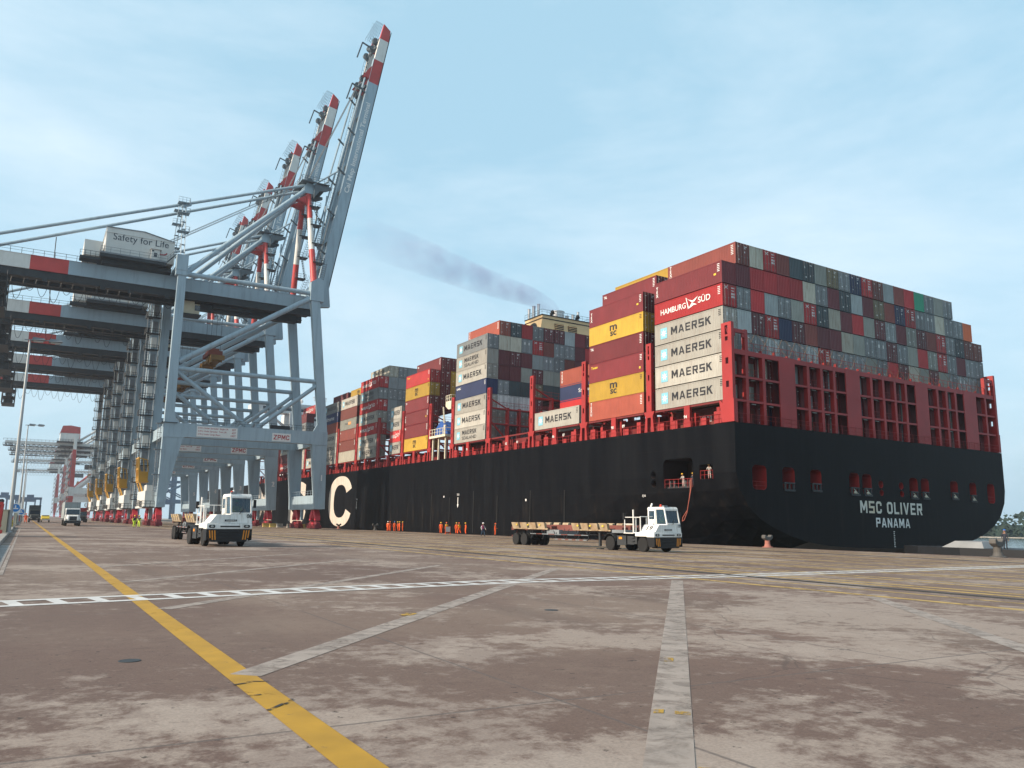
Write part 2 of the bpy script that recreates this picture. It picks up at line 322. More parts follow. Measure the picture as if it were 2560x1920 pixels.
    hs = n.new('ShaderNodeHueSaturation'); l.new(col, hs.inputs['Color']); l.new(gr, hs.inputs['Value'])
    l.new(hs.outputs[0], b.inputs['Base Color']); b.inputs['Roughness'].default_value = .82; b.inputs['Specular IOR Level'].default_value = .25
    bn = n.new('ShaderNodeBump'); bn.inputs['Strength'].default_value = .35; bn.inputs['Distance'].default_value = .012
    l.new(noise(16, 8, .7, None, 0, 3), bn.inputs['Height']); l.new(bn.outputs[0], b.inputs['Normal'])
    return m
XQ = 66.7
g = MB(); g.add([(-90,-60,gz(-90)),(XQ,-60,gz(XQ)),(XQ,2600,gz(XQ)),(-90,2600,gz(-90))], [(0,1,2,3)])
tag(g.build('ground', ground_mat(), recalc=False), kind='structure')
g = MB(); g.box(XQ+.004, -60, -7, XQ+.5, 2600, gz(XQ)-.02)
tag(g.build('quay_wall_ground', 'concrete'), kind='structure')

def paint_mat(name, col, wear_lo, wear_hi, sc=1.4, amt=.9, dark=None):
    m = bpy.data.materials.new(name); m.use_nodes = True; n = m.node_tree.nodes; l = m.node_tree.links; b = n['Principled BSDF']
    col = tuple(c*.84 for c in col); b.inputs['Roughness'].default_value = .7
    t = n.new('ShaderNodeTexCoord'); k = n.new('ShaderNodeTexNoise'); k.inputs['Scale'].default_value = sc; k.inputs['Detail'].default_value = 12; k.inputs['Roughness'].default_value = .7; k.inputs['Distortion'].default_value = .4
    l.new(t.outputs['Object'], k.inputs['Vector'])
    r = n.new('ShaderNodeMapRange'); r.inputs['From Min'].default_value = wear_lo; r.inputs['From Max'].default_value = wear_hi; r.inputs['To Min'].default_value = 1; r.inputs['To Max'].default_value = 1-amt
    l.new(k.outputs['Fac'], r.inputs['Value'])
    k2 = n.new('ShaderNodeTexNoise'); k2.inputs['Scale'].default_value = 2.2; k2.inputs['Detail'].default_value = 8; l.new(t.outputs['Object'], k2.inputs['Vector'])
    mr = n.new('ShaderNodeMapRange'); mr.inputs['From Min'].default_value = .3; mr.inputs['From Max'].default_value = .7; mr.inputs['To Min'].default_value = .8; mr.inputs['To Max'].default_value = 1.12
    l.new(k2.outputs['Fac'], mr.inputs['Value']); h = n.new('ShaderNodeHueSaturation'); h.inputs['Color'].default_value = (*col, 1); l.new(mr.outputs[0], h.inputs['Value'])
    out = h.outputs[0]
    k3 = n.new('ShaderNodeTexNoise'); k3.inputs['Scale'].default_value = 5; k3.inputs['Detail'].default_value = 9; k3.inputs['Roughness'].default_value = .7; l.new(t.outputs['Object'], k3.inputs['Vector'])
    r3 = n.new('ShaderNodeMapRange'); r3.inputs['From Min'].default_value = .62; r3.inputs['From Max'].default_value = .68; r3.inputs['To Max'].default_value = .75; l.new(k3.outputs['Fac'], r3.inputs['Value'])
    mx = n.new('ShaderNodeMix'); mx.data_type = 'RGBA'; mx.inputs['B'].default_value = (*(dark or tuple(c*.3 for c in col)), 1); l.new(r3.outputs[0], mx.inputs['Factor']); l.new(out, mx.inputs['A'])
    l.new(mx.outputs['Result'], b.inputs['Base Color'])
    tr = n.new('ShaderNodeBsdfTransparent'); ms = n.new('ShaderNodeMixShader'); l.new(r.outputs[0], ms.inputs[0]); l.new(tr.outputs[0], ms.inputs[1]); l.new(b.outputs[0], ms.inputs[2])
    l.new(ms.outputs[0], n['Material Output'].inputs['Surface']); return m
pm_yel = paint_mat('road_paint_yellow', (.42, .23, .010), .60, .72, 1.6, .85, (.16, .10, .03))
pm_yel2 = paint_mat('road_paint_yellow_worn', (.44, .29, .08), .48, .66, 1.3, .85, (.30, .20, .08))
pm_wht = paint_mat('road_paint_white', (.60, .59, .58), .60, .74, 1.8, .8)
pm_old = paint_mat('road_paint_removed', (.325, .272, .238), .46, .72, 3.2, .75, (.24, .19, .16))
def mark(name, quads, m, z=.004):
    q = MB()
    for p in quads: q.add([(x, y, gz(x)+z) for x, y in p], [tuple(range(len(p)))])
    return tag(q.build(name, m, recalc=False), kind='structure')
def strip(a, b, wd):
    a, b = Vector(a), Vector(b); d = (b-a).normalized(); n = Vector((d.y, -d.x))*wd/2
    return [tuple(a-n), tuple(a+n), tuple(b+n), tuple(b-n)]
mark('road_marking_yellow', [strip((2.10, -5), (2.12, 420), .30)], pm_yel)
lines = [(19.45,.2),(21.3,.12),(23.6,.22),(24.6,.2),(26.9,.18),(28.0,.18),(31.5,.22),(32.5,.2),(35.0,.2),(36.6,.2),(40.0,.22),(41.0,.2),(43.6,.2),(45.4,.2),(48.4,.22),(49.5,.2),(51.6,.2),(56.4,.22),(57.6,.2),(60.8,.25),(63.5,.2)]
mark('road_marking_yellow', [strip((x, -5), (x, 430), wd*1.9) for x, wd in lines], pm_yel2)
mark('road_marking_edge', [strip((66.45, -20), (66.45, 430), .35)], paint_mat('edge_paint', (.30,.13,.07), .45, .62, 1.5, .8))
# the white ladder line across the apron
LP = [(-9, 15.9), (-.25, 17.72), (6.4, 19.3), (12.6, 20.6), (23, 21.2), (48.8, 24.1), (64, 25.8)]
def lad(s):
    for (x0, y0), (x1, y1) in zip(LP, LP[1:]):
        if s <= x1 or (x1, y1) == LP[-1]:
            return Vector((s, y0+(y1-y0)*(s-x0)/(x1-x0)))
q = []
for a, b in zip(LP, LP[1:]):
    for dy in (-.5, .5): q.append(strip((a[0], a[1]+dy), (b[0], b[1]+dy), .24))
mark('road_marking_white', q, pm_wht, .008)
q = []; s = -8.6
while s < 64:
    p = lad(s); p2 = lad(s-.16)
    q.append([(p2.x-.12, p2.y+.45), (p.x-.12, p.y-.45), (p.x+.12, p.y-.45), (p2.x+.12, p2.y+.45)]); s += .72 + max(0, s)*.002
mark('road_marking_white_rung', q, pm_wht, .006)
# scraped-off bay lines
q = []
for k in (-24, -17.5, -11, -5.0, 0.2, 6.5, 13, 19.5, 26):
    pass
mark('road_marking_removed', [strip((2.6, 2.95), (18.3, 19.75), .36), strip((2.15, 8.95), (18.0, 26.3), .36), strip((9.5, 2.9), (19.0, 13.2), .36),
     strip((2.3, 15.9), (14.5, 29.4), .30), strip((2.3, 22.8), (13, 34.6), .26), strip((2.3, 29.8), (12, 40.5), .26)], pm_old, .005)
mark('road_marking_yellow_spot', [strip((x, y), (x+l, y+l*1.08), w_) for x, y, l, w_ in ((4.98,5.66,.12,.09),(5.14,5.52,.09,.14),(4.07,4.17,.1,.09),(6.98,7.72,.22,.11),(5.95,13.45,.28,.22))], paint_mat('yellow_remnant', (.46,.27,.02), .46, .56, 6, 1), .010)
# tyre scars on the yellow line
sc = MB()
for x, y, l, a, wd in ((2.12,4.28,.34,.5,.05),(2.05,7.35,.3,.8,.04),(2.2,7.5,.25,1.0,.03),(2.02,8.5,.2,.3,.04),(2.18,8.55,.22,-.4,.03),(1.98,7.9,.16,.1,.03)):
    d = Vector((math.cos(a), math.sin(a)))*l/2; p = strip(Vector((x,y))-d, Vector((x,y))+d, wd); sc.add([(u, v, gz(u)+.009) for u, v in p], [(0,1,2,3)])
tag(sc.build('road_marking_scar', paint_mat('tyre_scar', (.03,.025,.02), .48, .60, 9, 1), recalc=False), kind='structure')
# crane rails in their slots
for i, (x, nm) in enumerate(((22.5, 'landward'), (53.9, 'seaward'))):
    t = MB(); z = gz(x)
    t.add([(x-.16,-30,z+.006),(x+.16,-30,z+.006),(x+.16,430,z+.006),(x-.16,430,z+.006)], [(0,1,2,3)], 0)
    t.box(x-.035, -30, z+.007, x+.035, 430, z+.03, 1)
    tag(t.build('crane_rail', ['black_paint', 'dark_steel']), 'steel crane rail in a dark slot, the %s of the two' % nm, 'rail', 'crane rails in the apron')
# manhole lids
for i, (x, y, r_, lb) in enumerate(((1.18, 10.37, .12, 'small round iron manhole lid in pale worn concrete beside the broad yellow line'), (9.05, 13.38, .14, 'small dark iron lid in the brown concrete between two scraped pale strips'))):
    t = MB(); t.lathe([(r_,0),(r_,.004),(r_*.86,.006),(r_*.8,.004),(.01,.005)], n=20)
    tag(t.build('manhole_lid', 'dark_steel', loc=(x, y, gz(x)+.001)), lb, 'manhole lid')

def water_mat():
    m = bpy.data.materials.new('river_water'); m.use_nodes = True; n = m.node_tree.nodes; l = m.node_tree.links; b = n['Principled BSDF']
    b.inputs['Base Color'].default_value = (.05, .075, .075, 1); b.inputs['Roughness'].default_value = .14
    t = n.new('ShaderNodeTexCoord'); k = n.new('ShaderNodeTexNoise'); k.inputs['Scale'].default_value = .35; k.inputs['Detail'].default_value = 8
    l.new(t.outputs['Object'], k.inputs['Vector']); bn = n.new('ShaderNodeBump'); bn.inputs['Strength'].default_value = .6; bn.inputs['Distance'].default_value = .3
    l.new(k.outputs['Fac'], bn.inputs['Height']); l.new(bn.outputs[0], b.inputs['Normal']); return m
ZW = -5.2
g = MB(); g.add([(XQ+.3,-300,ZW),(2600,-300,ZW),(2600,2600,ZW),(XQ+.3,2600,ZW)], [(0,1,2,3)])
tag(g.build('water', water_mat(), recalc=False), kind='structure')

# ------------------------------------------------------------------ the container ship (lists a little to starboard)
HEEL = .0143; SX, SY = 68.8, 64.23
SHM = Matrix.Translation((SX, SY, 0)) @ Matrix.Rotation(HEEL, 4, 'Y')
def hull_mat():
    m = bpy.data.materials.new('hull_paint'); m.use_nodes = True; n = m.node_tree.nodes; l = m.node_tree.links; b = n['Principled BSDF']
    t = n.new('ShaderNodeTexCoord'); mp = n.new('ShaderNodeMapping'); mp.inputs['Scale'].default_value = (1.6, .55, .05); l.new(t.outputs['Object'], mp.inputs['Vector'])
    k = n.new('ShaderNodeTexNoise'); k.inputs['Scale'].default_value = 1; k.inputs['Detail'].default_value = 7; k.inputs['Roughness'].default_value = .6; l.new(mp.outputs[0], k.inputs['Vector'])
    r = n.new('ShaderNodeValToRGB'); r.color_ramp.elements[0].position = .38; r.color_ramp.elements[0].color = (.0022,.0027,.0042,1); r.color_ramp.elements[1].position = .72; r.color_ramp.elements[1].color = (.0065,.007,.0085,1)
    l.new(k.outputs['Fac'], r.inputs[0])
    k2 = n.new('ShaderNodeTexNoise'); k2.inputs['Scale'].default_value = .9; k2.inputs['Detail'].default_value = 10; k2.inputs['Roughness'].default_value = .7
    mp2 = n.new('ShaderNodeMapping'); mp2.inputs['Scale'].default_value = (1, 1, .22); l.new(t.outputs['Object'], mp2.inputs['Vector']); l.new(mp2.outputs[0], k2.inputs['Vector'])
    c = n.new('ShaderNodeMapRange'); c.inputs['From Min'].default_value = .62; c.inputs['From Max'].default_value = .74; c.inputs['To Max'].default_value = .3; l.new(k2.outputs['Fac'], c.inputs['Value'])
    mx = n.new('ShaderNodeMix'); mx.data_type = 'RGBA'; mx.inputs['B'].default_value = (.014,.013,.0125,1); l.new(c.outputs[0], mx.inputs['Factor']); l.new(r.outputs[0], mx.inputs['A'])
    l.new(mx.outputs['Result'], b.inputs['Base Color']); b.inputs['Roughness'].default_value = .5; b.inputs['Specular IOR Level'].default_value = .06
    # fender scrapes low on the side, welded seams
    sx = n.new('ShaderNodeSeparateXYZ'); l.new(t.outputs['Object'], sx.inputs[0])
    zr = n.new('ShaderNodeMapRange'); zr.inputs['From Min'].default_value = 6.5; zr.inputs['From Max'].default_value = 3.0; l.new(sx.outputs['Z'], zr.inputs['Value'])
    k4 = n.new('ShaderNodeTexNoise'); k4.inputs['Scale'].default_value = 1; k4.inputs['Detail'].default_value = 6; mp4 = n.new('ShaderNodeMapping'); mp4.inputs['Scale'].default_value = (1, .9, .12); l.new(t.outputs['Object'], mp4.inputs['Vector']); l.new(mp4.outputs[0], k4.inputs['Vector'])
    r4 = n.new('ShaderNodeMapRange'); r4.inputs['From Min'].default_value = .56; r4.inputs['From Max'].default_value = .70; r4.inputs['To Max'].default_value = .55; l.new(k4.outputs['Fac'], r4.inputs['Value'])
    m4 = n.new('ShaderNodeMath'); m4.operation = 'MULTIPLY'; l.new(zr.outputs[0], m4.inputs[0]); l.new(r4.outputs[0], m4.inputs[1])
    mx4 = n.new('ShaderNodeMix'); mx4.data_type = 'RGBA'; mx4.inputs['B'].default_value = (.024,.020,.018,1); l.new(m4.outputs[0], mx4.inputs['Factor']); l.new(mx.outputs['Result'], mx4.inputs['A'])
    out = mx4.outputs['Result']
    for ax, pit, wd_ in (('Z', 2.6, .02), ('Y', 9.3, .025)):
        pp = n.new('ShaderNodeMath'); pp.operation = 'PINGPONG'; pp.inputs[1].default_value = pit/2; l.new(sx.outputs[ax], pp.inputs[0])
        rr = n.new('ShaderNodeMapRange'); rr.inputs['From Min'].default_value = wd_; rr.inputs['From Max'].default_value = wd_*2.5; rr.inputs['To Min'].default_value = .5; rr.inputs['To Max'].default_value = 0; l.new(pp.outputs[0], rr.inputs['Value'])
        mq = n.new('ShaderNodeMix'); mq.data_type = 'RGBA'; mq.inputs['B'].default_value = (.009,.009,.010,1); l.new(rr.outputs[0], mq.inputs['Factor']); l.new(out, mq.inputs['A']); out = mq.outputs['Result']
    l.new(out, b.inputs['Base Color'])
    # plate dents
    k3 = n.new('ShaderNodeTexNoise'); k3.inputs['Scale'].default_value = .35; l.new(t.outputs['Object'], k3.inputs['Vector'])
    bn = n.new('ShaderNodeBump'); bn.inputs['Strength'].default_value = .12; bn.inputs['Distance'].default_value = .3; l.new(k3.outputs['Fac'], bn.inputs['Height']); l.new(bn.outputs[0], b.inputs['Normal'])
    MATS['hull'] = m; return m
hull_mat()
mat('boot_topping', (.13, .095, .085), .7, var=.25, vscale=.3)
ship = empty('container_ship', label='huge black container ship moored along the quay with red lashing bridges and stacked containers', cat='ship')
ship.matrix_world = SHM
Tr = [(0,12.95),(0,10),(0,7.2),(.45,5.35),(1.75,3.5),(3.6,2.05),(6,.95),(9,0),(12,-.65),(16,-1.1),(22,-1.3),(28.6,-1.35)]
Mi = [(0,13.15),(0,10),(0,7),(0,4.6),(0,2),(0,-.4),(0,-3),(0,-7),(.3,-12),(2.5,-16.5),(12,-18),(28.6,-18)]
st = [0,2,5,9,14,20,28,38,50,65,120,200,300,325,345,360,372,383,391,395]
rings = []
for v in st:
    t = 1-(1-min(1, v/52))**1.8; ring = []
    kx = 1 if v <= 300 else max(.02, 1-((v-300)/95)**2.2)
    for i, (a, b) in enumerate(zip(Tr, Mi)):
        u = a[0]+(b[0]-a[0])*t; z = a[1]+(b[1]-a[1])*t
        k2 = kx**(1+max(0, 9-z)*.045) if v > 300 else 1
        if v > 330 and z > 12: z += (v-330)*.06
        ring.append((28.6+(u-28.6)*k2, v, z))
    rings.append(ring + [(57.2-p[0], p[1], p[2]) for p in ring[-2::-1]])
hb = MB(); K = len(rings[0])
vs = [p for r_ in rings for p in r_]; fs = []; ms = []
for j in range(len(st)-1):
    for i in range(K-1):
        f = (j*K+i, (j+1)*K+i, (j+1)*K+i+1, j*K+i+1); fs.append(f); ms.append(1 if max(vs[q_][2] for q_ in f) < .3 and 7 < i < K-8 and j < 9 else 0)
    fs.append((j*K, j*K+K-1, (j+1)*K+K-1, (j+1)*K)); ms.append(2)
fs.append(tuple(range(K))); ms.append(0); fs.append(tuple((len(st)-1)*K+i for i in range(K-1,-1,-1))); ms.append(0)
hb.v, hb.f, hb.m = vs, fs, ms
hull = hb.build('hull', ['hull', 'boot_topping', 'ship_red_dark'], parent=ship)
def rrect(x0, x1, z0, z1, r, n=4):
    out = []
    for cx, cz, a in ((x1-r, z1-r, 0), (x0+r, z1-r, 90), (x0+r, z0+r, 180), (x1-r, z0+r, 270)):
        for k in range(n+1): t = R(a+90*k/n); out.append((cx+r*math.cos(t), cz+r*math.sin(t)))
    return out
STERN_HOLES = [(71.49,73.85,5.26,8.11),(76.62,78.77,5.3,8.04),(81.65,83.69,5.34,7.96),(89.12,91.12,5.06,7.85),(91.76,93.65,5.03,7.8),(101.88,103.77,4.86,7.64),(104.54,106.37,4.87,7.63),(111.58,113.43,4.95,7.52),(116.44,118.15,4.69,7.44),(121.11,123.05,4.51,7.4)]
SH = [(a-SX, b-SX, c+HEEL*(a-SX), d+HEEL*(a-SX)) for a, b, c, d in STERN_HOLES]
cb = MB()
for a, b, c, d in SH: cb.prism(rrect(a, b, c, d, .55), 'y', -.4, 2.6)
for u, z, r_ in ((26.8, 6.9, .5), (26.85, 5.83, .42), (31.2, 6.9, .5), (31.3, 5.85, .42)): cb.prism(rrect(u-r_, u+r_, z-r_, z+r_, r_*.98, 6), 'y', -.4, 1.2)
for a, b, c, d, r_ in ((6.94,12.16,5.6,9.25,.6),(3.6,5.8,6.52,8.28,.35)): cb.prism(rrect(a, b, c, d, r_), 'x', -.4, 4.2, 1)
for v, z, r_ in ((14.1,7.4,.5),(14.1,6.3,.48)): cb.prism(rrect(v-r_, v+r_, z-r_, z+r_, r_*.98, 6), 'x', -.4, 1.3, 1)
cut = cb.build('cut', ['ship_red', mat('opening_dark', (.018,.008,.008), .8)]); cut.matrix_world = SHM  # shade inside the side openings is put into their near-black lining
bo = hull.modifiers.new('b', 'BOOLEAN'); bo.operation = 'DIFFERENCE'; bo.object = cut; bo.solver = 'EXACT'
try: bo.material_mode = 'TRANSFER'
except Exception: pass
bpy.context.view_layer.update()
newm = bpy.data.meshes.new_from_object(hull.evaluated_get(bpy.context.evaluated_depsgraph_get()))
hull.modifiers.clear(); hull.data = newm; newm.name = 'hull'; bpy.data.objects.remove(cut)
if 'ship_red_dark' not in [m_.name for m_ in newm.materials if m_]: newm.materials.append(M('ship_red_dark'))
# lettering on the hull
t = MB(); t.block('MSC OLIVER', (28.9,-.03,3.12), (1,0,0), (0,0,1), 1.55, 13.4); tag(t.build('lettering', 'name_letter', parent=ship, recalc=False), 'white ship name with rusty stained letters')
t = MB(); t.block('PANAMA', (28.95,-.03,1.36), (1,0,0), (0,0,1), 1.2, 7.3); t.build('lettering', 'ship_white', parent=ship, recalc=False)
t = MB()
for i in range(9): t.box(28.86, -.05, -1.15+i*.24, 29.04 if i % 2 else 29.12, -.03, -1.03+i*.24)
t.build('draught_mark', 'ship_white', parent=ship)
def bigC(t, v0, v1, z0, z1):
    cv, cz = (v0+v1)/2, (z0+z1)/2; n = 44; P = []
    def se(a, rv, rz, e=2.4): c, s = math.cos(a), math.sin(a); return (cv-rv*math.copysign(abs(c)**(2/e), c), cz+rz*math.copysign(abs(s)**(2/e), s))
    for i in range(n+1):
        a = R(25+310*i/n); o = se(a, (v1-v0)/2, (z1-z0)/2); q_ = se(a, (v1-v0)/2-4.1, (z1-z0)/2-2.2); P.append((o, q_))
    for (o1, i1), (o2, i2) in zip(P, P[1:]): t.add([(-.035, *o1), (-.035, *o2), (-.035, *i2), (-.035, *i1)], [(0,1,2,3)])
t = MB(); bigC(t, 125.4, 143.3, -.55, 12.2); t.build('lettering', 'hull_letter', parent=ship, recalc=False)
t = MB(); t.text('S', (-.035, 172.3, -.55), (0,-1,0), (0,0,1), h=12.7, wd=17.6, bold=.05); t.build('lettering', 'hull_letter', parent=ship, recalc=False)
t = MB(); t.text('M', (-.035, 212, -.55), (0,-1,0), (0,0,1), h=12.7, wd=23, bold=.05); t.build('lettering', 'hull_letter', parent=ship, recalc=False)
for v in (68.6, 122.2):    # tug push marks: arrows and small letters
    t = MB(); t.add([(-.03,v+.12,5.6),(-.03,v-.12,5.6),(-.03,v-.12,4.3),(-.03,v+.12,4.3)], [(0,1,2,3)]); t.add([(-.03,v+.3,4.3),(-.03,v-.3,4.3),(-.03,v,3.6)], [(0,1,2)])
    t.text('TUG', (-.03,v,5.9), (0,-1,0), (0,0,1), h=.36); t.build('push_mark', 'ship_white', parent=ship, recalc=False)
t = MB(); t.text('1|16', (-.03, 15.9, 4.55), (0,-1,0), (0,0,1), h=.4); t.build('lettering', 'ship_white', parent=ship, recalc=False)
for v, z in ((44.8,4.7),(74.5,5.8)): t = MB(); t.prism(rrect(v-.2, v+.2, z-.2, z+.2, .19), 'x', -.03, -.01); t.build('push_mark', 'ship_white', parent=ship)
for v in (34, 43.5, 54, 62.5, 72, 80): t = MB(); t.box(-.05, v-.05, -.9, -.005, v+.05, 5.6 + (v % 3)*.4); t.build('rubbing_strake', mat('strake_grey', (.03,.028,.027), .6), parent=ship)
# fairleads and mooring bits in the openings
for i, (a, b, c, d) in enumerate(SH):
    t = MB(); rp = MB()
    if i in (0, 9):
        t.rail([(a+.05,.15,c),(b-.05,.15,c)], .95, .8, .03, 0); t.build('guard_rail', 'ship_red', parent=ship); continue
    t.box(a+.15, -.22, c-.1, b-.15, .5, c+.12, 0)
    for k in range(3): t.tube((a+.35+k*(b-a-.7)/2, -.05, c+.12), (a+.35+k*(b-a-.7)/2, -.05, c+.8), .13, 8, 0)
    t.box(a+.15, -.2, c+.8, b-.15, .25, c+.95, 0)
    if i > 2:
        rp.sphere(((a+b)/2-.1, -.15, c+.28), .3, 8, 5, 0, (1,.5,.6)); rp.tube(((a+b)/2-.3, -.15, c+.7), ((a+b)/2+.5, -.15, c+.1), .06, 5); rp.build('mooring_rope', 'rope', parent=ship)
    t.build('fairlead', ['dark_steel'], parent=ship)
t = MB(); t.rail([(.1,3.7,6.55),(.1,5.7,6.55)], 1.0, .7, .03, 0); t.rail([(.1,7.1,5.65),(.1,12,5.65)], 1.05, .8, .03, 0)
t.build('guard_rail', 'ship_red', parent=ship)
t = MB()
for v in (7.9, 8.6, 10.6, 11.3): t.tube((.5, v, 5.65), (.5, v, 6.5), .2, 8)
t.box(.3, 7.5, 5.62, .9, 11.7, 5.8); t.box(3.0,9.8,5.7,3.9,12.0,9.2) if False else None; t.build('bollard', 'dark_steel', parent=ship)
t = MB(); pts = [(-.06,7.1,6.7),(-.08,7.15,5.6),(-.25,7.4,4),(-.3,7.7,2.6),(-.3,8.2,1.7),(-.3,8.55,1.55),(-.3,8.45,2.0),(-.28,7.75,2.8)]
t.path(pts, .05, 5); t.path([(-.06,7.3,6.6),(-.1,7.3,5.2),(-.2,7.45,4)], .05, 5); t.build('heaving_rope', 'rope_red', parent=ship)

# ---- lashing bridges
DK = 13.05; Z1 = 15.83; TP = 2.882; TF = 2.805
def tower(t, u0, u1, v0, v1, z0, z1, m=0):
    a, b = v0+(v1-v0)*.36, v0+(v1-v0)*.64
    t.box(u0, v0, z0, u1, a, z1, m); t.box(u0, b, z0, u1, v1, z1, m)
    zs = [z0]; 
    for hz_ in (z0+1.4, z0+4.2, z0+7.0): zs += [hz_, hz_+.75]
    zs += [z1-1.7, z1-.35]; zs.append(z1)
    for i in range(0, len(zs)-1, 2): t.box(u0+.003, a, zs[i], u1-.003, b, zs[i+1], m)
    t.beam((u0+.2, a, z1-1.6), (u0+.2, b, z1-.5), .1, .06, m)
t = MB()
VF, VB = .25, 1.65
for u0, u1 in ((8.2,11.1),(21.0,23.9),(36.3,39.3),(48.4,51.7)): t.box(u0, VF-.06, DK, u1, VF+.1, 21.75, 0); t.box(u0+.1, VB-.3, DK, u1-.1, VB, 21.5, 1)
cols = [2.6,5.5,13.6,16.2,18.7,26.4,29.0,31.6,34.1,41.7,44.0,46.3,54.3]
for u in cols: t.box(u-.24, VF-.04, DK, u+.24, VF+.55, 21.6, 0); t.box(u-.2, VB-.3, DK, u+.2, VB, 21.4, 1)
for z in (15.75, 18.62, 21.4):
    t.box(.5, VF-.02, z-.26, 56.7, VF+.12, z, 0); t.box(.5, VF+.12, z-.12, 56.7, VB, z-.02, 1)
t.box(.5, VF-.03, 21.15, 56.7, VF+.13, 21.72, 0)
for a, b in zip([.5]+cols, cols+[56.7]):      # back plates that leave door-like openings
    if b-a > 4: continue
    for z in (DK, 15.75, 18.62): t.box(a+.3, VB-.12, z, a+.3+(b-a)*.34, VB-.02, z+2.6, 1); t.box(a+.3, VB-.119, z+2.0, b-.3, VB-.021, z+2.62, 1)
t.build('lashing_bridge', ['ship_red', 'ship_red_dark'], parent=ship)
t = MB()
for z in (15.75, 18.62): 
    for a, b in zip(cols, cols[1:]):
        if b-a < 4: t.rail([(a+.3,VF+.5,z),(b-.3,VF+.5,z)], 1.0, .9, .022)
t.rail([(2.7,VF,21.72),(54.2,VF,21.72)], 1.0, 1.2, .03); t.rail([(.2,.1,DK),(57,.1,DK)], 1.0, 1.4, .025)
for i in range(23): t.box(3.1+i*2.35, VF+.3, 21.72, 3.35+i*2.35, VF+.6, 22.0+(i*7 % 5)*.06)
t.build('guard_rail', 'ship_red', parent=ship)
t = MB()
for i in range(24):   # lashing rods crossed in front of the lowest free tier
    u = .6+i*2.47
    if 2 < u < 54: t.tube((u+.1, .6, 21.9), (u+2.1, 1.2, 24.3), .03, 4); t.tube((u+2.2, .6, 21.9), (u+.2, 1.2, 24.3), .03, 4)
t.build('lashing_rod', mat('rod_rust', (.22,.14,.09), .7), parent=ship)
t = MB()
for i, u in enumerate((1.6,4,7,12.3,15,17.5,20,25.2,27.7,32.9,40.5,45)):
    for z in (15.35, 18.25, 21.05): 
        if (i*5+int(z)) % 3: t.box(u-.35, VF+.3, z, u+.35, VF+.42, z+.09)
t.build('deck_lamp', 'lamp_lens', parent=ship)
for side in (0, 1):
    t = MB(); f = (lambda a: a) if not side else (lambda a: 57.2-a)
    a, b = sorted((f(0), f(.45))); tower(t, a, b, .1, 1.7, Z1-.1, 24.95)
    a, b = sorted((f(-.002), f(.6))); t.box(a, -.0, DK-.02, b, 1.75, Z1-.1)
    t.hexa([(a,1.75,DK),(b,1.75,DK),(b,1.9,DK),(a,1.9,DK),(a,1.75,Z1-.5),(b,1.75,Z1-.5),(b,2.3,Z1-.1),(a,2.3,Z1-.1)])
    a, b = sorted((f(2.36), f(2.84))); t.box(a, .2, 21.7, b, .7, 24.3)
    a, b = sorted((f(.45), f(2.36))); t.box(a, .2, 23.75, b, .5, 24.2); t.box(a, .25, 23.3, a+.35, .45, 23.75); t.box(b-.35, .25, 23.3, b, .45, 23.75)
    t.build('lashing_tower', ['ship_red'], parent=ship)
BR = [14.85, 29.4, 43.75, 58.0, 72.15, 82.3, 96.2, 110.6, 124.9, 139.0, 153.4, 167.8, 182.2, 196.6, 211, 225.4]
for k, v in enumerate(BR):
    t = MB(); near = k < 5
    for side in (0, 1):
        f = (lambda a: a) if not side else (lambda a: 57.2-a)
        a, b = sorted((f(.05), f(.5))); tower(t, a, b, v-.5, v+.5, Z1-.1, 24.95)
        t.prism([(v-.95,DK),(v-.35,DK),(v-.35,DK+1.9),(v+.35,DK+1.9),(v+.35,DK),(v+.95,DK),(v+.7,Z1-.75),(v+1.05,Z1-.1),(v-1.05,Z1-.1),(v-.7,Z1-.75)], 'x', a, b)
    for i in range(1, 22):
        u = .35+i*2.47+1.2
        if near or i < 4: t.box(u-.16, v-.42, DK, u+.16, v+.42, 21.6)
    for z in (15.75, 18.62, 21.4): t.box(.5, v-.45, z-.22, 56.7, v+.45, z)
    t.beam((.5, v-.4, 18.7), (3.4, v-.4, 16), .25, .25); t.beam((.5, v-.4, 22.8), (3.4, v-.4, 21.5), .2, .2)
    t.build('lashing_bridge', 'ship_red', parent=ship)
    t = MB(); t.rail([(.6,v-.46,21.45),(56.6 if near else 9,v-.46,21.45)], 1.0, 1.5, .03); t.rail([(.6,v-.46,18.65),(9,v-.46,18.65)], 1.0, 1.2, .025)
    t.build('guard_rail', 'ship_red', parent=ship)
# ---- hatch coamings and side clutter on deck
bays = [1.62, 16.17, 30.85, 45.2, 59.5, 83.75, 98.0, 112.2, 126.45, 140.8, 155.2, 169.6, 184.0, 198.4, 212.8]
for k, v in enumerate(bays):
    t = MB(); rnd = random.Random(k)
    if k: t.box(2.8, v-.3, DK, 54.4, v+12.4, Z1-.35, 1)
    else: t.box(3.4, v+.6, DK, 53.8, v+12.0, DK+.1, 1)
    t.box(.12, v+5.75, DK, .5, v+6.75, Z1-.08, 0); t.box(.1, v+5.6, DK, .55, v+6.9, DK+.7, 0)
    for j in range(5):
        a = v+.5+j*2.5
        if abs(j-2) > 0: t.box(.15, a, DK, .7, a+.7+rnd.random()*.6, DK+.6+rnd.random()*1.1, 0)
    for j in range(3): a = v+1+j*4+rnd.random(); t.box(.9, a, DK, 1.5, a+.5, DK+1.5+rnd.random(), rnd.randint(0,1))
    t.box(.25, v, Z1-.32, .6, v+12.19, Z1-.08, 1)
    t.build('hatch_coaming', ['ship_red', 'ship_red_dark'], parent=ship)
    t = MB(); t.rail([(.08, v-.6, DK), (.08, v+12.8, DK)], 1.05, 1.5, .028); t.build('guard_rail', 'ship_red', parent=ship)
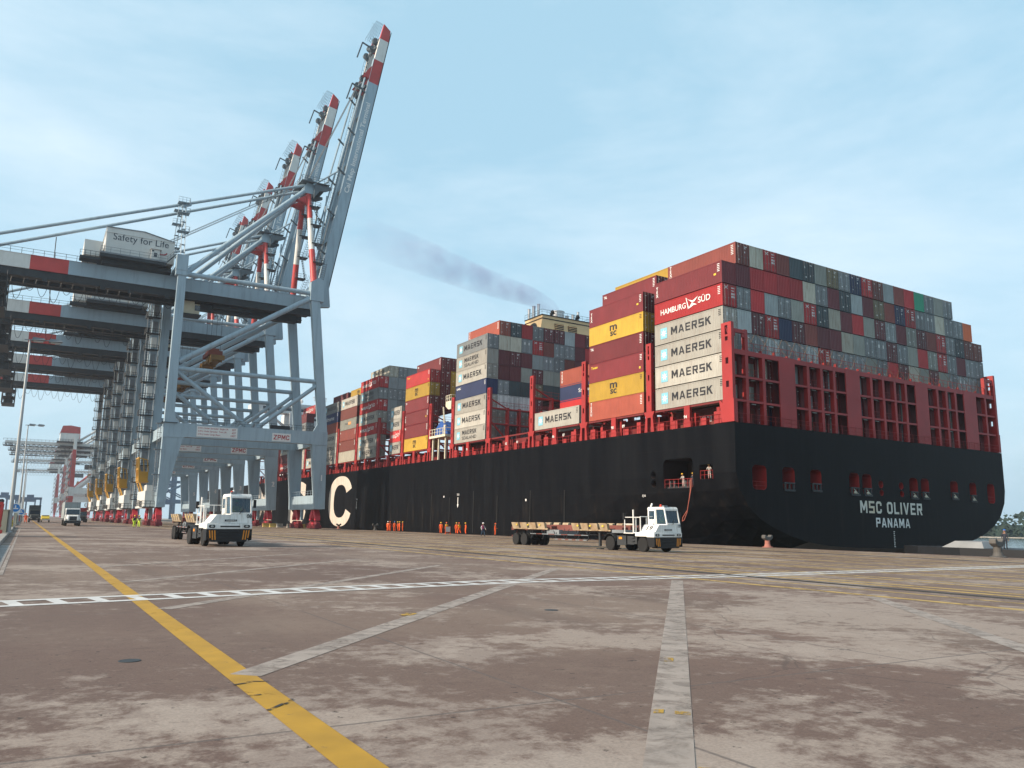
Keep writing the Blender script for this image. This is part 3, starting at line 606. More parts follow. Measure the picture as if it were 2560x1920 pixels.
for s_, v in (('94', 8.1), ('90', 22.6), ('89', 20.2), ('86', 37.3), ('87', 34.5), ('82', 51.6), ('81', 48), ('78', 65.9)): t = MB(); t.text(s_, (.08, v, DK+1.1), (0,-1,0), (0,0,1), h=.42, bold=.02); t.build('lettering', 'text_white', parent=ship, recalc=False)
# ---- provision crane platform
t = MB(); t.box(-.5, 74.0, 17.5, 3.5, 81.2, 17.95, 0); t.box(.2, 73.2, 23.6, 2, 75.6, 24.5, 0); t.hexa([(.3,73.4,22.9),(1.9,73.4,22.9),(1.9,74.6,22.9),(.3,74.6,22.9),(.2,73.2,23.6),(2,73.2,23.6),(2,75.6,23.6),(.2,75.6,23.6)])
for v in (75, 78, 80.6): t.beam((.2, v, DK), (.2, v, 17.5), .3, .3)
t.rail([(-.45,81.1,17.95),(-.45,74.1,17.95),(3.4,74.1,17.95)], 1.3, 1.2, .06); t.rail([(.2,75.5,24.5),(.2,73.2,24.5),(2,73.2,24.5)], 1.2, .8, .06)
t.beam((.6, 76.2, 18), (.9, 78.0, 23.8), .35, .35, 0, w2=.2, h2=.2); t.tube((.6,76.2,17.9), (.6,76.2,20), .35, 10)
t.build('crane_platform', mat('platform_cream', (.72,.66,.52), .5, dirt=(.3,.2,.1), dirt_amt=.3), parent=ship)
t = MB(); t.prism([(74.8,17.96),(80.4,17.96),(80.0,19.6),(78.0,20.9),(76.3,20.2),(75,18.9)], 'x', .4, 3.0); t.build('tarpaulin', 'tarp_blue', parent=ship)
# ---- funnel
t = MB(); t.box(19, 73.8, DK, 40, 82.6, 40.9, 1); t.build('engine_casing', ['cream_paint', 'ship_white'], parent=ship)
fu = MB(); Zt = 46.45
fu.hexa([(22.0,75.5,40.9),(37.6,75.5,40.9),(37.6,83.6,40.9),(22.0,83.6,40.9),(23.1,76.0,45.3),(36.6,76.0,45.3),(36.6,83.0,45.3),(23.1,83.0,45.3)], 0)
fu.box(23.0,75.9,45.3,36.7,83.1,45.5,1); fu.box(23.1,76.0,45.5,36.6,83.0,46.12,0); fu.box(22.95,75.85,46.12,36.75,83.15,46.3,1)
for a in (26.3, 29.9):
    fu.box(a, 75.62, 41.2, a+2.3, 76.3, 44.6, 1)
    for i in range(9): fu.beam((a, 75.6, 41.4+i*.38), (a+2.3, 75.6, 41.4+i*.38), .26, .05, 0, up=(0,-.6,.8))
n = 28
for i in range(n):
    a0, a1 = math.pi*2*i/n, math.pi*2*(i+1)/n; q_ = []
    for a, r_ in ((a0,2.3),(a1,2.3),(a1,1.5),(a0,1.5)): v, z = 79.4+r_*math.cos(a), 42.6+r_*math.sin(a); q_.append((22.0+(z-40.9)*.25-.02, v, z))
    fu.add(q_, [(0,1,2,3)], 1)
funnel = fu.build('funnel', ['cream_paint', 'black_paint'], parent=ship)
for u, v, r_, h_ in ((23.6,82.2,.32,2.5),(23.9,80.7,.38,2.9),(24.2,79.2,.32,3.1),(33.8,77.5,.30,2.4),(31.9,76.8,.35,1.3),(31.1,78.0,.4,1.2)):
    p = MB(); p.lathe([(r_,0),(r_,h_-.15),(r_*1.12,h_-.12),(r_*1.12,h_),(r_*.8,h_)], n=14); p.build('exhaust_pipe', 'stainless', parent=funnel, loc=(u, v, 46.3))
p = MB(); p.lathe([(1.45,0),(1.45,1.75),(1.55,1.8),(1.55,1.95),(1.2,2.0)], n=24); p.build('exhaust_stack', 'stainless', parent=funnel, loc=(29.0, 78.6, 46.3))
for u, v in ((26.1,77),(33.0,77)):
    p = MB(); p.tube((u,v,46.3),(u,v,47.2),.3,10); p.tube((u,v,47.2),(u+.5,v-.3,47.5),.42,10,r2=.5); p.build('vent_cowl', 'black_paint', parent=funnel)
p = MB(); p.rail([(23,76,46.3),(36.6,76,46.3),(36.6,83,46.3)], 1.1, 1.4, .035); p.rail([(23,83,46.3),(23,76,46.3)], 1.1, 1.4, .035); p.build('guard_rail', 'black_paint', parent=funnel)
# ---- accommodation far forward
t = MB(); t.box(14, 238, DK, 43, 250, 41.5, 0); t.box(0, 239, 41.5, 57.2, 246, 44.0, 0); t.box(16, 238.5, 44, 41, 248, 45.2, 0)
t.box(3.9, 238.97, 42.3, 53, 239.03, 43.4, 1); t.box(0.2, 238.5, 41.2, 57, 239, 41.5, 0)
for z in range(6): t.box(15, 237.97, 39-3*z, 42, 238.02, 39.9-3*z, 1)
for u in (6, 51): t.beam((u, 242, 41.5), (u+(8 if u < 20 else -8), 242, 36), .8, .8)
t.build('superstructure', ['ship_white', 'glass_dark'], parent=ship)
t = MB(); t.beam((27,243,45),(27,243,54),1.1,1.1,w2=.5,h2=.5)
for z, wd in ((48,5),(50.5,3.6),(53,2.4)): t.beam((27-wd/2,243,z),(27+wd/2,243,z),.4,.25); t.tube((27-wd/2,243,z),(27-wd/2,243,z+1.6),.08,4); t.tube((27+wd/2,243,z),(27+wd/2,243,z+1.3),.08,4)
t.tube((27,243,54),(27,243,58),.12,5); t.rail([(2,239,44),(16,239,44)],1,1.5,.04); t.beam((24,242.5,49),(29.5,242.5,49),.2,.35)
for u in (19.5, 38): t.tube((u,243,45),(u,243,51),.1,5); t.sphere((u,243,47),.8,10,6)
t.build('radar_mast', 'ship_white', parent=ship)

# ------------------------------------------------------------------ containers
CC = {'M': ('maroon', (.125,.022,.028), 'dark maroon'), 'B': ('brown_red', (.19,.043,.032), 'brownish red'), 'R': ('bright_red', (.42,.028,.030), 'bright red'), 'H': ('red', (.43,.022,.024), 'red'),
      'G': ('grey', (.225,.245,.255), 'grey'), 'g': ('pale_grey', (.34,.38,.385), 'pale grey'), 'S': ('olive_grey', (.255,.265,.235), 'olive grey'), 'W': ('beige_grey', (.42,.40,.33), 'rust-streaked beige'),
      'K': ('slate', (.045,.068,.078), 'slate dark'), 'N': ('navy', (.022,.034,.095), 'navy blue'), 'Y': ('olive_brown', (.17,.135,.075), 'olive brown'), 'E': ('green', (.03,.27,.16), 'green'),
      'O': ('orange', (.55,.12,.04), 'orange'), 'T': ('brick', (.30,.068,.042), 'brick orange'), 'D': ('wine', (.165,.021,.026), 'wine red'), 'A': ('shell_grey', (.40,.385,.345), 'light grey'),
      'J': ('mustard', (.47,.29,.035), 'mustard yellow'), 'V': ('reefer_white', (.7,.7,.69), 'white')}
for k, (nm, c_, d_) in CC.items():
    heavy = k in 'WAgSV'
    mat('container_'+nm, c_, .5, var=.10, vscale=.5, dirt=RUST if heavy or k in 'GK' else tuple(x*.4 for x in c_), dirt_amt=(.75 if k == 'W' else .42) if heavy else .35, dscale=.9, streak=True, rnd=.24)
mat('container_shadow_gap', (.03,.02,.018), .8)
mat('lock_rod', (.20,.19,.185), .5, var=.2); mat('decal', (.66,.66,.65), .5, var=.06)
CW, CH = 2.405, 2.765
def corr(t, L, side, ax):   # one corrugated wall; ax 'y': long wall at x = side, ax 'x': end wall at y = side
    s = .16; pts = []; sgn = 1 if side < .01 else -1; pitch = .278
    n = int((L-.32)/pitch); pitch = (L-.32)/n
    for i in range(n):
        a = s+i*pitch
        for q_, d in ((0,.012),(.36,.012),(.5,.046),(.86,.046)): pts.append((a+pitch*q_, d))
    pts.append((L-.16, .012)); vs = []
    for a, d in pts:
        for z in (.15, CH-.12): vs.append((side+sgn*d, a, z) if ax == 'y' else (a, side+sgn*d, z))
    t.add(vs, [(2*i, 2*i+1, 2*i+3, 2*i+2) for i in range(len(pts)-1)])
def body_mesh(L, nm):
    t = MB()
    for x in (0, CW-.16):
        for y in (0, L-.16): t.box(x, y, 0, x+.16, y+.16, CH)
    for x in (0, CW-.1): t.box(x+.001, .16, 0, x+.099, L-.16, .15); t.box(x+.001, .16, CH-.12, x+.099, L-.16, CH-.01)
    for y in (0, L-.1): t.box(.16, y+.001, 0, CW-.16, y+.099, .15); t.box(.16, y+.001, CH-.12, CW-.16, y+.099, CH-.01)
    corr(t, L, 0, 'y'); corr(t, L, CW, 'y'); corr(t, CW, 0, 'x'); corr(t, CW, L, 'x')
    t.add([(.05,.05,CH-.03),(CW-.05,.05,CH-.03),(CW-.05,L-.05,CH-.03),(.05,L-.05,CH-.03)], [(0,1,2,3)])
    t.add([(.05,.05,.08),(CW-.05,.05,.08),(CW-.05,L-.05,.08),(.05,L-.05,.08)], [(3,2,1,0)])
    for x in (-.004, CW-.174):   # corner castings
        for y in (-.004, L-.174):
            for z in (-.002, CH-.116): t.box(x, y, z, x+.178, y+.178, z+.118)
    o = t.build(nm, 'container_grey', recalc=False); me = o.data; bpy.data.objects.remove(o); return me
def door_mesh(kind):
    t = MB(); y = .006
    for x0, x1 in ((.15, CW/2-.012), (CW/2+.012, CW-.15)):
        zs = [.14, .62, .70, 1.28, 1.36, 1.92, 2.00, CH-.12]
        for i in range(7): d = y+(.016 if i % 2 else 0); t.box(x0, d, zs[i]+.001, x1, .05, zs[i+1]-.001, 0)
        for fx in (.24, .76): x = x0+(x1-x0)*fx; t.tube((x,-.025,.06),(x,-.025,CH-.05),.024,6,1); t.box(x-.05,-.05,.9+.1*fx,x+.16,-.02,.97+.1*fx,1)
    for a in ((.105,.09,.155,CH-.1),(CW-.155,.09,CW-.105,CH-.1),(CW/2-.03,.1,CW/2+.03,CH-.1),(.16,.09,CW-.16,.145),(.16,CH-.135,CW-.16,CH-.09)): t.box(a[0],-.0015,a[1],a[2],.045,a[3],3)  # gasket and seam strips, widened to paint in the shaded gaps between containers
    for x in (.10, CW-.10):
        for z in (.35, 1.0, 1.7, 2.4): t.box(x-.07, -.02, z, x+.07, .01, z+.09, 0)
    dq = {'h': [(1.5+.36*i, 1.12+.36*j, .27, .25) for i in (0,1) for j in (0,1.0)] + [(1.5,1.95,.55,.1),(1.5,2.3,.6,.12)], 'g': [(.42,1.75,.16,.32),(1.5,2.25,.5,.1),(1.45,.72,.2,.26),(.6,.5,.25,.16)], 'm': [(1.45,2.3,.55,.1),(1.45,2.1,.4,.08),(1.5,1.55,.2,.2),(.35,2.2,.3,.12),(.5,.5,.14,.14)], 'w': [(.55,1.65,.3,.45),(1.45,1.65,.3,.45)]}[kind]
    for x, z, a, b in dq: t.add([(x,-.003,z),(x+a,-.003,z),(x+a,-.003,z+b),(x,-.003,z+b)], [(0,1,2,3)], 2)
    if kind == 'h':
        for p, q_ in (((.35,2.1),(.95,2.55)),((.35,2.5),(.95,2.15))): t.beam((p[0],-.003,p[1]),(q_[0],-.003,q_[1]),.1,.004,2,up=(0,1,0))
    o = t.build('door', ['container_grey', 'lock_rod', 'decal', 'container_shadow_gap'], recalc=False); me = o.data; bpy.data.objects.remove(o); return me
BODY = {12.19: body_mesh(12.19, 'shipping_container'), 6.06: body_mesh(6.06, 'shipping_container')}
DOOR = {k: door_mesh(k) for k in 'hgmw'}
def star(t, s, z, L, r_):
    f = lambda a, b: (-.012, L-(s+a), z+b)
    t.add([f(-.62,-.72), f(.62,-.72), f(.62,.72), f(-.62,.72)], [(0,1,2,3)], 1)
    g_ = lambda a, b: (-.018, L-(s+a), z+b); n = 7; vs = [g_(0,0)]
    for i in range(14): a = math.pi/2+math.pi*i/n; q_ = r_ if i % 2 == 0 else r_*.36; vs.append(g_(q_*math.cos(a), q_*math.sin(a)))
    t.add(vs, [(0, 1+i, 1+(i+1) % 14) for i in range(14)], 0)
LM = {}
def letter_mesh(kind, L=12.19):
    if (kind, L) in LM: return LM[(kind, L)]
    t = MB(); X = -.006
    def tx(s_, s0, s1, z0, z1, m=0, b=.02): t.text(s_, (X, L-(s0+s1)/2, z0), (0,-1,0), (0,0,1), h=z1-z0, wd=s1-s0, m=m, bold=b)
    def bk(s_, s0, s1, z0, z1, m=2): t.block(s_, (X, L-(s0+s1)/2, z0), (0,-1,0), (0,0,1), z1-z0, s1-s0, m)
    def ticks(m, n=4):
        for i in range(n): t.add([(X, .75, 2.45-i*.22), (X, .35, 2.45-i*.22), (X, .35, 2.36-i*.22), (X, .75, 2.36-i*.22)], [(0,1,2,3)], m)
    mats = ['text_white', 'star_blue', 'text_black']
    k = L/12.19
    if kind == 'maersk': star(t, 1.75*k, 1.38, L, .6); bk('MAERSK', 3.1*k, 10.2*k, .92, 1.95); ticks(2)
    if kind == 'sealand': star(t, 1.75*k, 1.38, L, .6); bk('MAERSK', 3.3*k, 8.9*k, 1.42, 2.25); tx('SEALAND', 3.3*k, 8.9*k, .5, 1.12, 2, .0); ticks(2)
    if kind == 'msc': tx('m', 4.9, 6.5, 1.42, 2.2, 2, .02); tx('sc', 5.0, 6.4, .62, 1.3, 2, .02); ticks(2, 3)
    if kind == 'hamburg':
        tx('HAMBURG', 1.2*k, 5.9*k, 1.0, 1.75, 0, .012); tx('SÜD', 8.1*k, 10.2*k, 1.15, 2.1, 0, .012)
        for p in ([(5.9,2.35),(7.0,1.5),(7.15,1.72),(6.5,1.95)], [(6.3,.75),(7.0,1.5),(7.9,1.05),(7.3,1.1)], [(7.0,1.5),(7.15,1.72),(8.1,2.1),(7.5,1.55)], [(5.9,2.35),(6.05,2.3),(6.5,.8),(6.3,.75)], [(7.9,1.05),(8.1,2.1),(8.0,1.5)]): t.add([(X, L-a*k, b) for a, b in p], [tuple(range(len(p)))], 0)
        ticks(0, 5)
    if kind == 'tex':
        for i, ch in enumerate('TEX'): t.text(ch, (X, L-.55, 1.75-i*.5), (0,-1,0), (0,0,1), h=.42, m=0, bold=.03)
        ticks(0, 5); t.add([(X,1.35,1.1),(X,.95,1.1),(X,.95,1.35),(X,1.35,1.35)], [(0,1,2,3)], 3)
    if kind == 'texlong':
        for i, ch in enumerate('TEXU'): t.text(ch, (X, L-.55, 2.2-i*.5), (0,-1,0), (0,0,1), h=.42, m=0, bold=.03)
        ticks(0, 6)
    if kind == 'touax': tx('Touax', .5, 2.1, 2.0, 2.4, 3, .03); ticks(0, 4); t.add([(X,.9,.5),(X,.6,.5),(X,.6,.8),(X,.9,.8)], [(0,1,2,3)], 3)
    if kind == 'small': tx('TAL', .35, 1.1, 2.0, 2.4, 0, .03); ticks(0, 6)
    if kind == 'saf': tx('Safmarine', 1.6, 9.0, .85, 2.0, 0, .0); ticks(0, 4)
    if kind == 'saf2': tx('Safmarine', 5.2, 9.8, 1.1, 1.75, 0, .0); ticks(0, 4)
    if kind == 'cai': tx('CAI', 5.5, 7.3, 1.0, 1.8, 0, .03); ticks(0, 4)
    if kind == 'navy': tx('UASC', .5, 2.2, 1.9, 2.3, 0, .03); ticks(0, 4)
    if kind == 'hapag': t.add([(X,L-6.2,1.2),(X,L-8.3,1.2),(X,L-8.3,1.9),(X,L-6.2,1.9)], [(0,1,2,3)], 4); tx('Hapag', 3.9, 6.0, 1.3, 1.8, 5, .01); tx('Lloyd', 6.4, 8.1, 1.3, 1.8, 0, .01)
    o = t.build('lettering', mats+['text_yellow', 'orange_stripe', 'text_navy'], recalc=False); LM[(kind, L)] = o.data; bpy.data.objects.remove(o); return LM[(kind, L)]
EUL = SHM.to_euler(); NC = 0
def container(u, v, z, col, end='p', let=None, L=12.19, label='', group=None):
    global NC
    NC += 1; o = bpy.data.objects.new('shipping_container', BODY[L]); C.objects.link(o)
    o.location = SHM @ Vector((u, v, z)); o.rotation_euler = EUL
    pm = M('container_'+CC[col][0]); o.material_slots[0].link = 'OBJECT'; o.material_slots[0].material = pm
    tag(o, label, 'container', group)
    if end in DOOR:
        d = bpy.data.objects.new('door', DOOR[end]); C.objects.link(d); d.parent = o; d.material_slots[0].link = 'OBJECT'; d.material_slots[0].material = pm
    if let:
        d = bpy.data.objects.new('lettering', letter_mesh(let, L)); C.objects.link(d); d.parent = o
    return o
def U(row): return .32+(row-1)*2.475
ENDW = {'p': 'ribbed-end', 'h': 'marked-door', 'g': 'door-end', 'm': 'barred-door', 'w': 'white-panel'}
def rowword(r_): return 'at the quay corner' if r_ == 1 else 'last row from the quay' if r_ == 23 else ordinal(r_)+' from the quay'
TW = {7: 'topmost tier', 6: 'second-highest tier', 5: 'third-highest tier', 4: 'fourth-highest tier', 3: 'fifth-highest tier', 2: 'sixth-highest tier', 1: 'seventh-highest tier', 0: 'lowest tier'}
STERN = {7: (2, 'Bm Wp Hh Bp Kp Kg Sp Ym Gg Nm Hh Bm gp Bp Rp Ep Gg Sp Gg'),
 6: (1, 'Dp Mp Rp Rp Rp Rp Wp Gg Mp Kg gp Mp Yg Bp Nm Hh Gw Gw Wp Gg Gg Op'),
 5: (1, 'Hh Gg Rp gp Gg Sp Hh Kg Wp Mp Rp Sp Mm gg Mp Sg Mm Bp Hh Gg Kg Bm Bm'),
 4: (1, 'Gw gp Mm Hh Np Mm Bp Mp Mp Wp Sp Gg Gw Mm Gg Sp Rp Sg Hh Gg Mp Gg Gg'),
 3: (1, 'Gg Gg Gg gg Gg Gg gg Hh Gg Gg Gg Sp Gg Rp Mm Wp Sp Mm Sp Gg gw gg Gg'),
 2: (1, 'Ag Sg Wg Mm Gg gp Mm Gg Hh Gg gp Sg Mm Gg Sp Mp Gg Kg gp Sg Hh Mm Gg'),
 1: (1, 'Ag Sg Mm Bm gg Mm Gg Kg Hh Gg Nm gp Mm Kg Sp gg Gg gp Sg Bm Gg Mm Gg'),
 0: (2, 'Bp Mm Nm Nm Mm Sp Sg gg Kg Sp Gg gg Gg Mm Gg Mm Mm Sg gg Sp Kg Sg')}
SIDE_A = {1: 'maersk', 2: 'maersk', 3: 'maersk', 4: 'maersk', 5: 'hamburg', 6: 'tex'}
GST = 'containers stacked across the stern'
for tier, (r0, cells) in STERN.items():
    for i, cell in enumerate(cells.split()):
        r_ = r0+i
        if (tier < 3 and r_ in (5, 10, 16, 21)) or (r_, tier) in ((13,2),(17,2),(18,2),(22,2),(13,1),(17,1),(22,1),(18,0)): continue     # hidden behind the solid red panels
        col = cell[0]
        if r_ == 1 and tier <= 4: col = 'A'
        let = SIDE_A.get(tier) if r_ == 1 else 'texlong' if (r_, tier) == (2, 7) else 'cai' if (r_, tier) == (2, 0) else None
        container(U(r_)+(.5 if tier == 0 else 0), bays[0]+(.3 if tier == 0 else 0), Z1+(tier-1)*TP, col, cell[1], let, label='%s %s container at the stern, %s, %s' % (CC[col][2], ENDW[cell[1]], rowword(r_), TW[tier]), group=GST)
# ship-side stacks further forward
GSD = 'containers stacked along the quay side of the ship'
NTH = ['', 'second', 'third', '', 'fourth', 'fifth', 'sixth', 'seventh', 'eighth', 'ninth', 'tenth', 'eleventh', 'twelfth', 'thirteenth']
def stack(k, cells, v=None, row=1, L=12.19, where=None, t0=1, tp=None):
    tp = tp or (TP if k < 1 else TF)
    for i, (col, end, let) in enumerate(cells):
        wh = where or '%s quayside stack from stern' % NTH[k]
        nm = {'maersk': 'with star and bold letters', 'sealand': 'with star and two-line letters', 'msc': 'with black round lettering', 'hamburg': 'with white letters and flag', 'tex': 'with upright white letters', 'touax': 'with small yellow word', 'saf': 'with script lettering', 'saf2': 'with script lettering', 'hapag': 'with orange panel'}.get(let, 'unlettered side' if not let else 'with small markings')
        pos = 'lowest' if t0+i == 1 else ordinal(t0+i)+' up'
        container(U(row), bays[k] if v is None else v, Z1+(t0+i-1)*tp, col, end, let, L, '%s container %s, %s, %s' % (CC[col][2], nm, pos, wh), GSD)
mk = ('A', 'g', 'maersk'); sl_ = ('A', 'p', 'sealand'); ms_ = ('J', 'm', 'msc'); hs_ = ('H', 'h', 'hamburg')
stack(1, [('T','p','texlong'), ms_, ('D','m','touax'), ('D','m','small'), ms_, ('D','m','tex')])
stack(1, [('D','m','small')], row=2, t0=7, where='behind second quayside stack')
container(U(3), bays[1], Z1+6.42*TP, 'J', 'p', None, label='mustard yellow container peeping over the wine red one in the second bay', group=GSD)
stack(2, [mk])
stack(2, [('A','g',None), ('H','h',None), ('N','p','saf2'), ('T','p','texlong')], row=3, tp=2.52, where='inboard of the lone grey container')
stack(4, [('A','g','sealand'), ('A','g','maersk'), mk, ('N','p','navy'), ('A','g','maersk'), ('A','p','sealand'), ('G','g','maersk')])
DROWS = {2: 'Gg Sg Vg Gg Mp Mp Wp Tm', 3: 'Kg Gg Vg Kp Mp Mm Wp Kg', 4: 'Gg Sg Vg Kp Sp Mp Gw Rp', 5: 'Sg -- Mm Yg Mm gp Hh Gg', 6: '-- -- -- Kp Sp Gw Bp Mm', 7: '-- -- -- Kp Sp Gg Gg Mm', 8: '-- -- -- Sp -- Bp Gg gp', 9: '-- -- -- Mp -- Mp Mp Dp', 10: '-- -- -- -- -- Dp Rp Mm'}
for r_, cells in DROWS.items():
    for i, c_ in enumerate(cells.split()):
        if c_ == '--': continue
        container(U(r_), bays[4], Z1+i*TF, c_[0], c_[1], 'texlong' if (r_, i) == (2, 7) else None, label='%s %s container before the funnel, %s row inboard, %s up' % (CC[c_[0]][2], ENDW[c_[1]], ordinal(r_), ordinal(i+1)), group='containers before the cream funnel')
stack(5, [ms_, ('D','m','small'), ('D','m','tex'), ('D','m','small'), ms_, ('R','m','touax')][:6])
for r_, cs in ((2, 'DDMMDD'), (3, 'DDDDJJ')): stack(5, [(c_, 'm', None) for c_ in cs[3:]], row=r_, t0=4, where='%s row behind mustard-banded stack' % ordinal(r_))
container(U(2), bays[5], Z1+6*TF, 'D', 'm', 'small', label='wine red container topping the second row inboard of the mustard-banded stack', group=GSD)
container(U(3), bays[5], Z1+6*TF, 'D', 'm', None, label='wine red container topping the third row inboard of the mustard-banded stack', group=GSD)
stack(6, [('A','g','maersk'), ('H','h','hamburg'), ('A','g','maersk'), ('A','g','maersk')], L=6.06, v=bays[6]-.2, tp=2.6, where='half-length stack beside mustard-banded stack')
stack(7, [mk, mk, hs_, ('A','g','maersk'), hs_, ('G','w','sealand'), hs_])
for r_, cs, t_ in ((2, 'GGGGGW', 3), (3, 'GSGGGG', 3), (4, 'G', 8)):
    stack(7, [(c_, 'h' if c_ == 'H' else 'g' if j % 2 else 'p', 'sealand' if (r_, j) == (2, 5) else None) for j, c_ in enumerate(cs)], row=r_, t0=t_, where='%s row behind red-and-grey stack' % ordinal(r_))
stack(8, [('W','p',None), ('B','p','small'), ('B','p','small'), ('S','p','hapag'), ('B','p',None), ('A','g','maersk')])
stack(8, [('J','m','msc')], row=2, t0=7, where='behind eighth quayside stack')
stack(9, [mk, mk, mk, ('T','p',None), ('N','p','saf'), ('G','g','maersk')])
stack(9, [('M','p',None)], row=2, t0=7, where='behind ninth quayside stack')
stack(10, [('A','g','maersk')])
stack(11, [mk, mk, mk, ('M','p',None), ('G','g','maersk'), ('M','p',None)])
stack(11, [('H','p','hamburg')], row=2, t0=7, where='behind eleventh quayside stack')
stack(12, [('H','p','hamburg'), ('M','p',None), ('A','g','maersk'), ('B','p',None), ('G','g','maersk')])
stack(13, [('A','g','maersk'), ('B','p',None), ('T','p',None)])
print('containers', NC)

# ------------------------------------------------------------------ ship-to-shore cranes
def stairs(t, p, q, wd, m=0, n=10):
    p, q = Vector(p), Vector(q); d = q-p
    side = Vector((0, wd, 0)) if abs(d.x) > abs(d.y) else Vector((wd, 0, 0))
    for s_ in (0, 1): t.tube(p+side*s_, q+side*s_, .05, 4, m); t.tube(p+side*s_+Vector((0,0,1)), q+side*s_+Vector((0,0,1)), .03, 4, m)
    for i in range(n): a = p+d*(i+.5)/n; t.beam(a, a+side, .22, .04, m)
def make_crane():
    root = empty('quay_crane', (0,0,0))
    FR, RE, D = 0.0, 18.1, 1.5
    for y0 in (FR, RE):       # four legs, each with its tapered foot and its slanting upper shaft
        t = MB(); t.prism([(-1.05,3.4),(.55,3.4),(.65,6.2),(2.85,17.05),(-.87,17.05)], 'y', y0, y0+D)
        t.prism([(-.8,19.9),(2.2,19.9),(1.25,20.9),(.95,22.3),(1.1,50.2),(-.48,50.2)], 'y', y0+.05, y0+D-.05)
        t.prism([(-.95,50.2),(1.25,50.2),(1.25,54.5),(-.95,54.5)], 'y', y0-.15, y0+D+.15); t.box(-1.02,y0-.22,51.2,1.32,y0+D+.22,51.45)
        t.box(-1.3,y0-.3,19.88,1.6,y0+D+.3,20.0, 1); t.tube((-.2,y0-.12,4.6),(-.2,y0,4.6),.5,16)
        t.build('leg', ['crane_paint', 'crane_dark'], root)
        t = MB(); t.prism([(30.1,3.4),(32.4,3.4),(32.2,17.05),(29.0,17.05),(30.0,6.2)], 'y', y0, y0+D)
        t.prism([(29.2,19.9),(32.15,19.9),(29.13,49),(27.2,49),(30.15,21.6)], 'y', y0+.05, y0+D-.05)
        t.prism([(26.9,49),(29.9,49),(29.9,53.8),(28.6,54.4),(26.9,53.2)], 'y', y0-.15, y0+D+.15); t.tube((31.7,y0-.12,4.6),(31.7,y0,4.6),.5,16)
        t.build('leg', ['crane_paint'], root)
        t = MB(); t.prism([(-.9,17.05),(2.85,17.05),(3.3,17.2),(28.6,17.2),(29.0,17.05),(32.25,17.05),(32.2,19.95),(-.9,19.95)], 'y', y0-.1, y0+D+.1)
        t.build('portal_beam', 'crane_paint', root)
        ym = y0+D/2
        for p, q, r_ in (((1.2,ym,50.75),(26.95,ym,50.75),.5), ((1.0,ym,32.4),(27.2,ym,49.6),.58), ((.95,ym,31.0),(29.6,ym,31.0),.48), ((.9,ym,30.3),(15.3,ym,20.1),.45), ((17.4,ym,20.1),(29.6,ym,30.2),.45)):
            t = MB(); t.tube(p, q, r_, 14); t.build('brace', 'crane_paint', root, smooth=False)
    t = MB(); ym = .75
    for y0 in (FR, RE):
        for x, z, a in ((1.5,31,1),(1.6,32.8,1),(29.3,30.6,1),(15.2,20.1,0),(17.6,20.1,0),(26.8,49.2,1)): t.box(x-.7, y0+.55, z-.7, x+.7, y0+.95, z+.7)
    t.build('gusset', 'crane_paint', root)
    for x0, x1 in ((-1.02,.52),(30.15,32.35)):
        t = MB(); t.box(x0, D, 3.35, x1, RE, 6.35); t.rail([(x0+.1,D,6.35),(x0+.1,RE,6.35)], 1.0, 2, .035); t.box(x0-.05,9.4,1.0,x0+.5,10.1,3.35); t.build('sill_beam', 'crane_paint', root)
    for x0, x1, z0, z1 in ((-.4,1.0,51.5,53.6),(27.4,29.0,50.6,53.0),(-.6,.6,17.3,19.6),(30.6,32,17.3,19.6)):
        t = MB(); t.box(x0, D, z0, x1, RE, z1); t.build('tie_beam', 'crane_paint', root)
    # bogies
    for x, y in ((-.25,3.2),(-.25,16.4),(31.3,3.2),(31.3,16.4)):
        g = gz(22.5+x); t = MB()
        for s_ in (-1, 1):
            t.prism([(y+s_*.1,3.35),(y+s_*1.0,3.35),(y+s_*2.1,1.9),(y+s_*2.2,1.0),(y+s_*1.5,1.0),(y+s_*.7,2.2),(y+s_*.4,1.4)], 'x', x-.55, x+.55, 0)
            t.box(x-.5, y+s_*.35-.3, g+.75, x+.5, y+s_*.35+.3, g+1.4, 0)
            t.prism([(y+s_*.2,g+.35),(y+s_*2.9,g+.35),(y+s_*2.7,g+1.35),(y+s_*1.6,g+1.75),(y+s_*.4,g+1.2)], 'x', x-.42, x+.42, 1)
            for k in (.7, 1.55, 2.4): t.tube((x-.2,y+s_*k,g+.36),(x+.2,y+s_*k,g+.36),.33,14,2); t.box(x-.62,y+s_*k-.18,g+.2,x-.44,y+s_*k+.18,g+.9,1); t.box(x+.44,y+s_*k-.18,g+.2,x+.62,y+s_*k+.18,g+.9,0)
            t.box(x-.6, y+s_*3.0-.15, g+.15, x+.6, y+s_*3.0+.15, g+.7, 1)
        t.tube((x-.7,y,2.6),(x+.7,y,2.6),.28,12,0)
        t.rail([(x-.75,y-3,g+.1),(x-.75,y+3,g+.1)], 1.0, 1.2, .04, 1)
        t.build('bogie', ['bogie_red', mat('bogie_dark', (.17,.02,.03), .6, var=.3), 'dark_steel'], root)
    # girder: two boxes with a banded back end
    def segs(): return ((-19.8,28.9,'crane_paint'),(-26.3,-19.8,'crane_red'),(-33,-26.3,'crane_white'),(-39,-33,'crane_red'))
    t = MB()
    for i, (a, b, m_) in enumerate(segs()):
        for y in (6.0, 13.6): t.box(a+.002, y-.6, 48.5, b-.002, y+.6, 51.1, i); t.box(a+.002, y-.68, 51.1, b-.002, y+.68, 51.2, i); t.box(a+.002, y-.68, 48.35, b-.002, y+.68, 48.5, i)
    for y in (6.0, 13.6): t.box(-39, y-.4, 46.85, 28.9, y+.4, 48.35, 4)  # dark box paints in the shaded underside of each girder
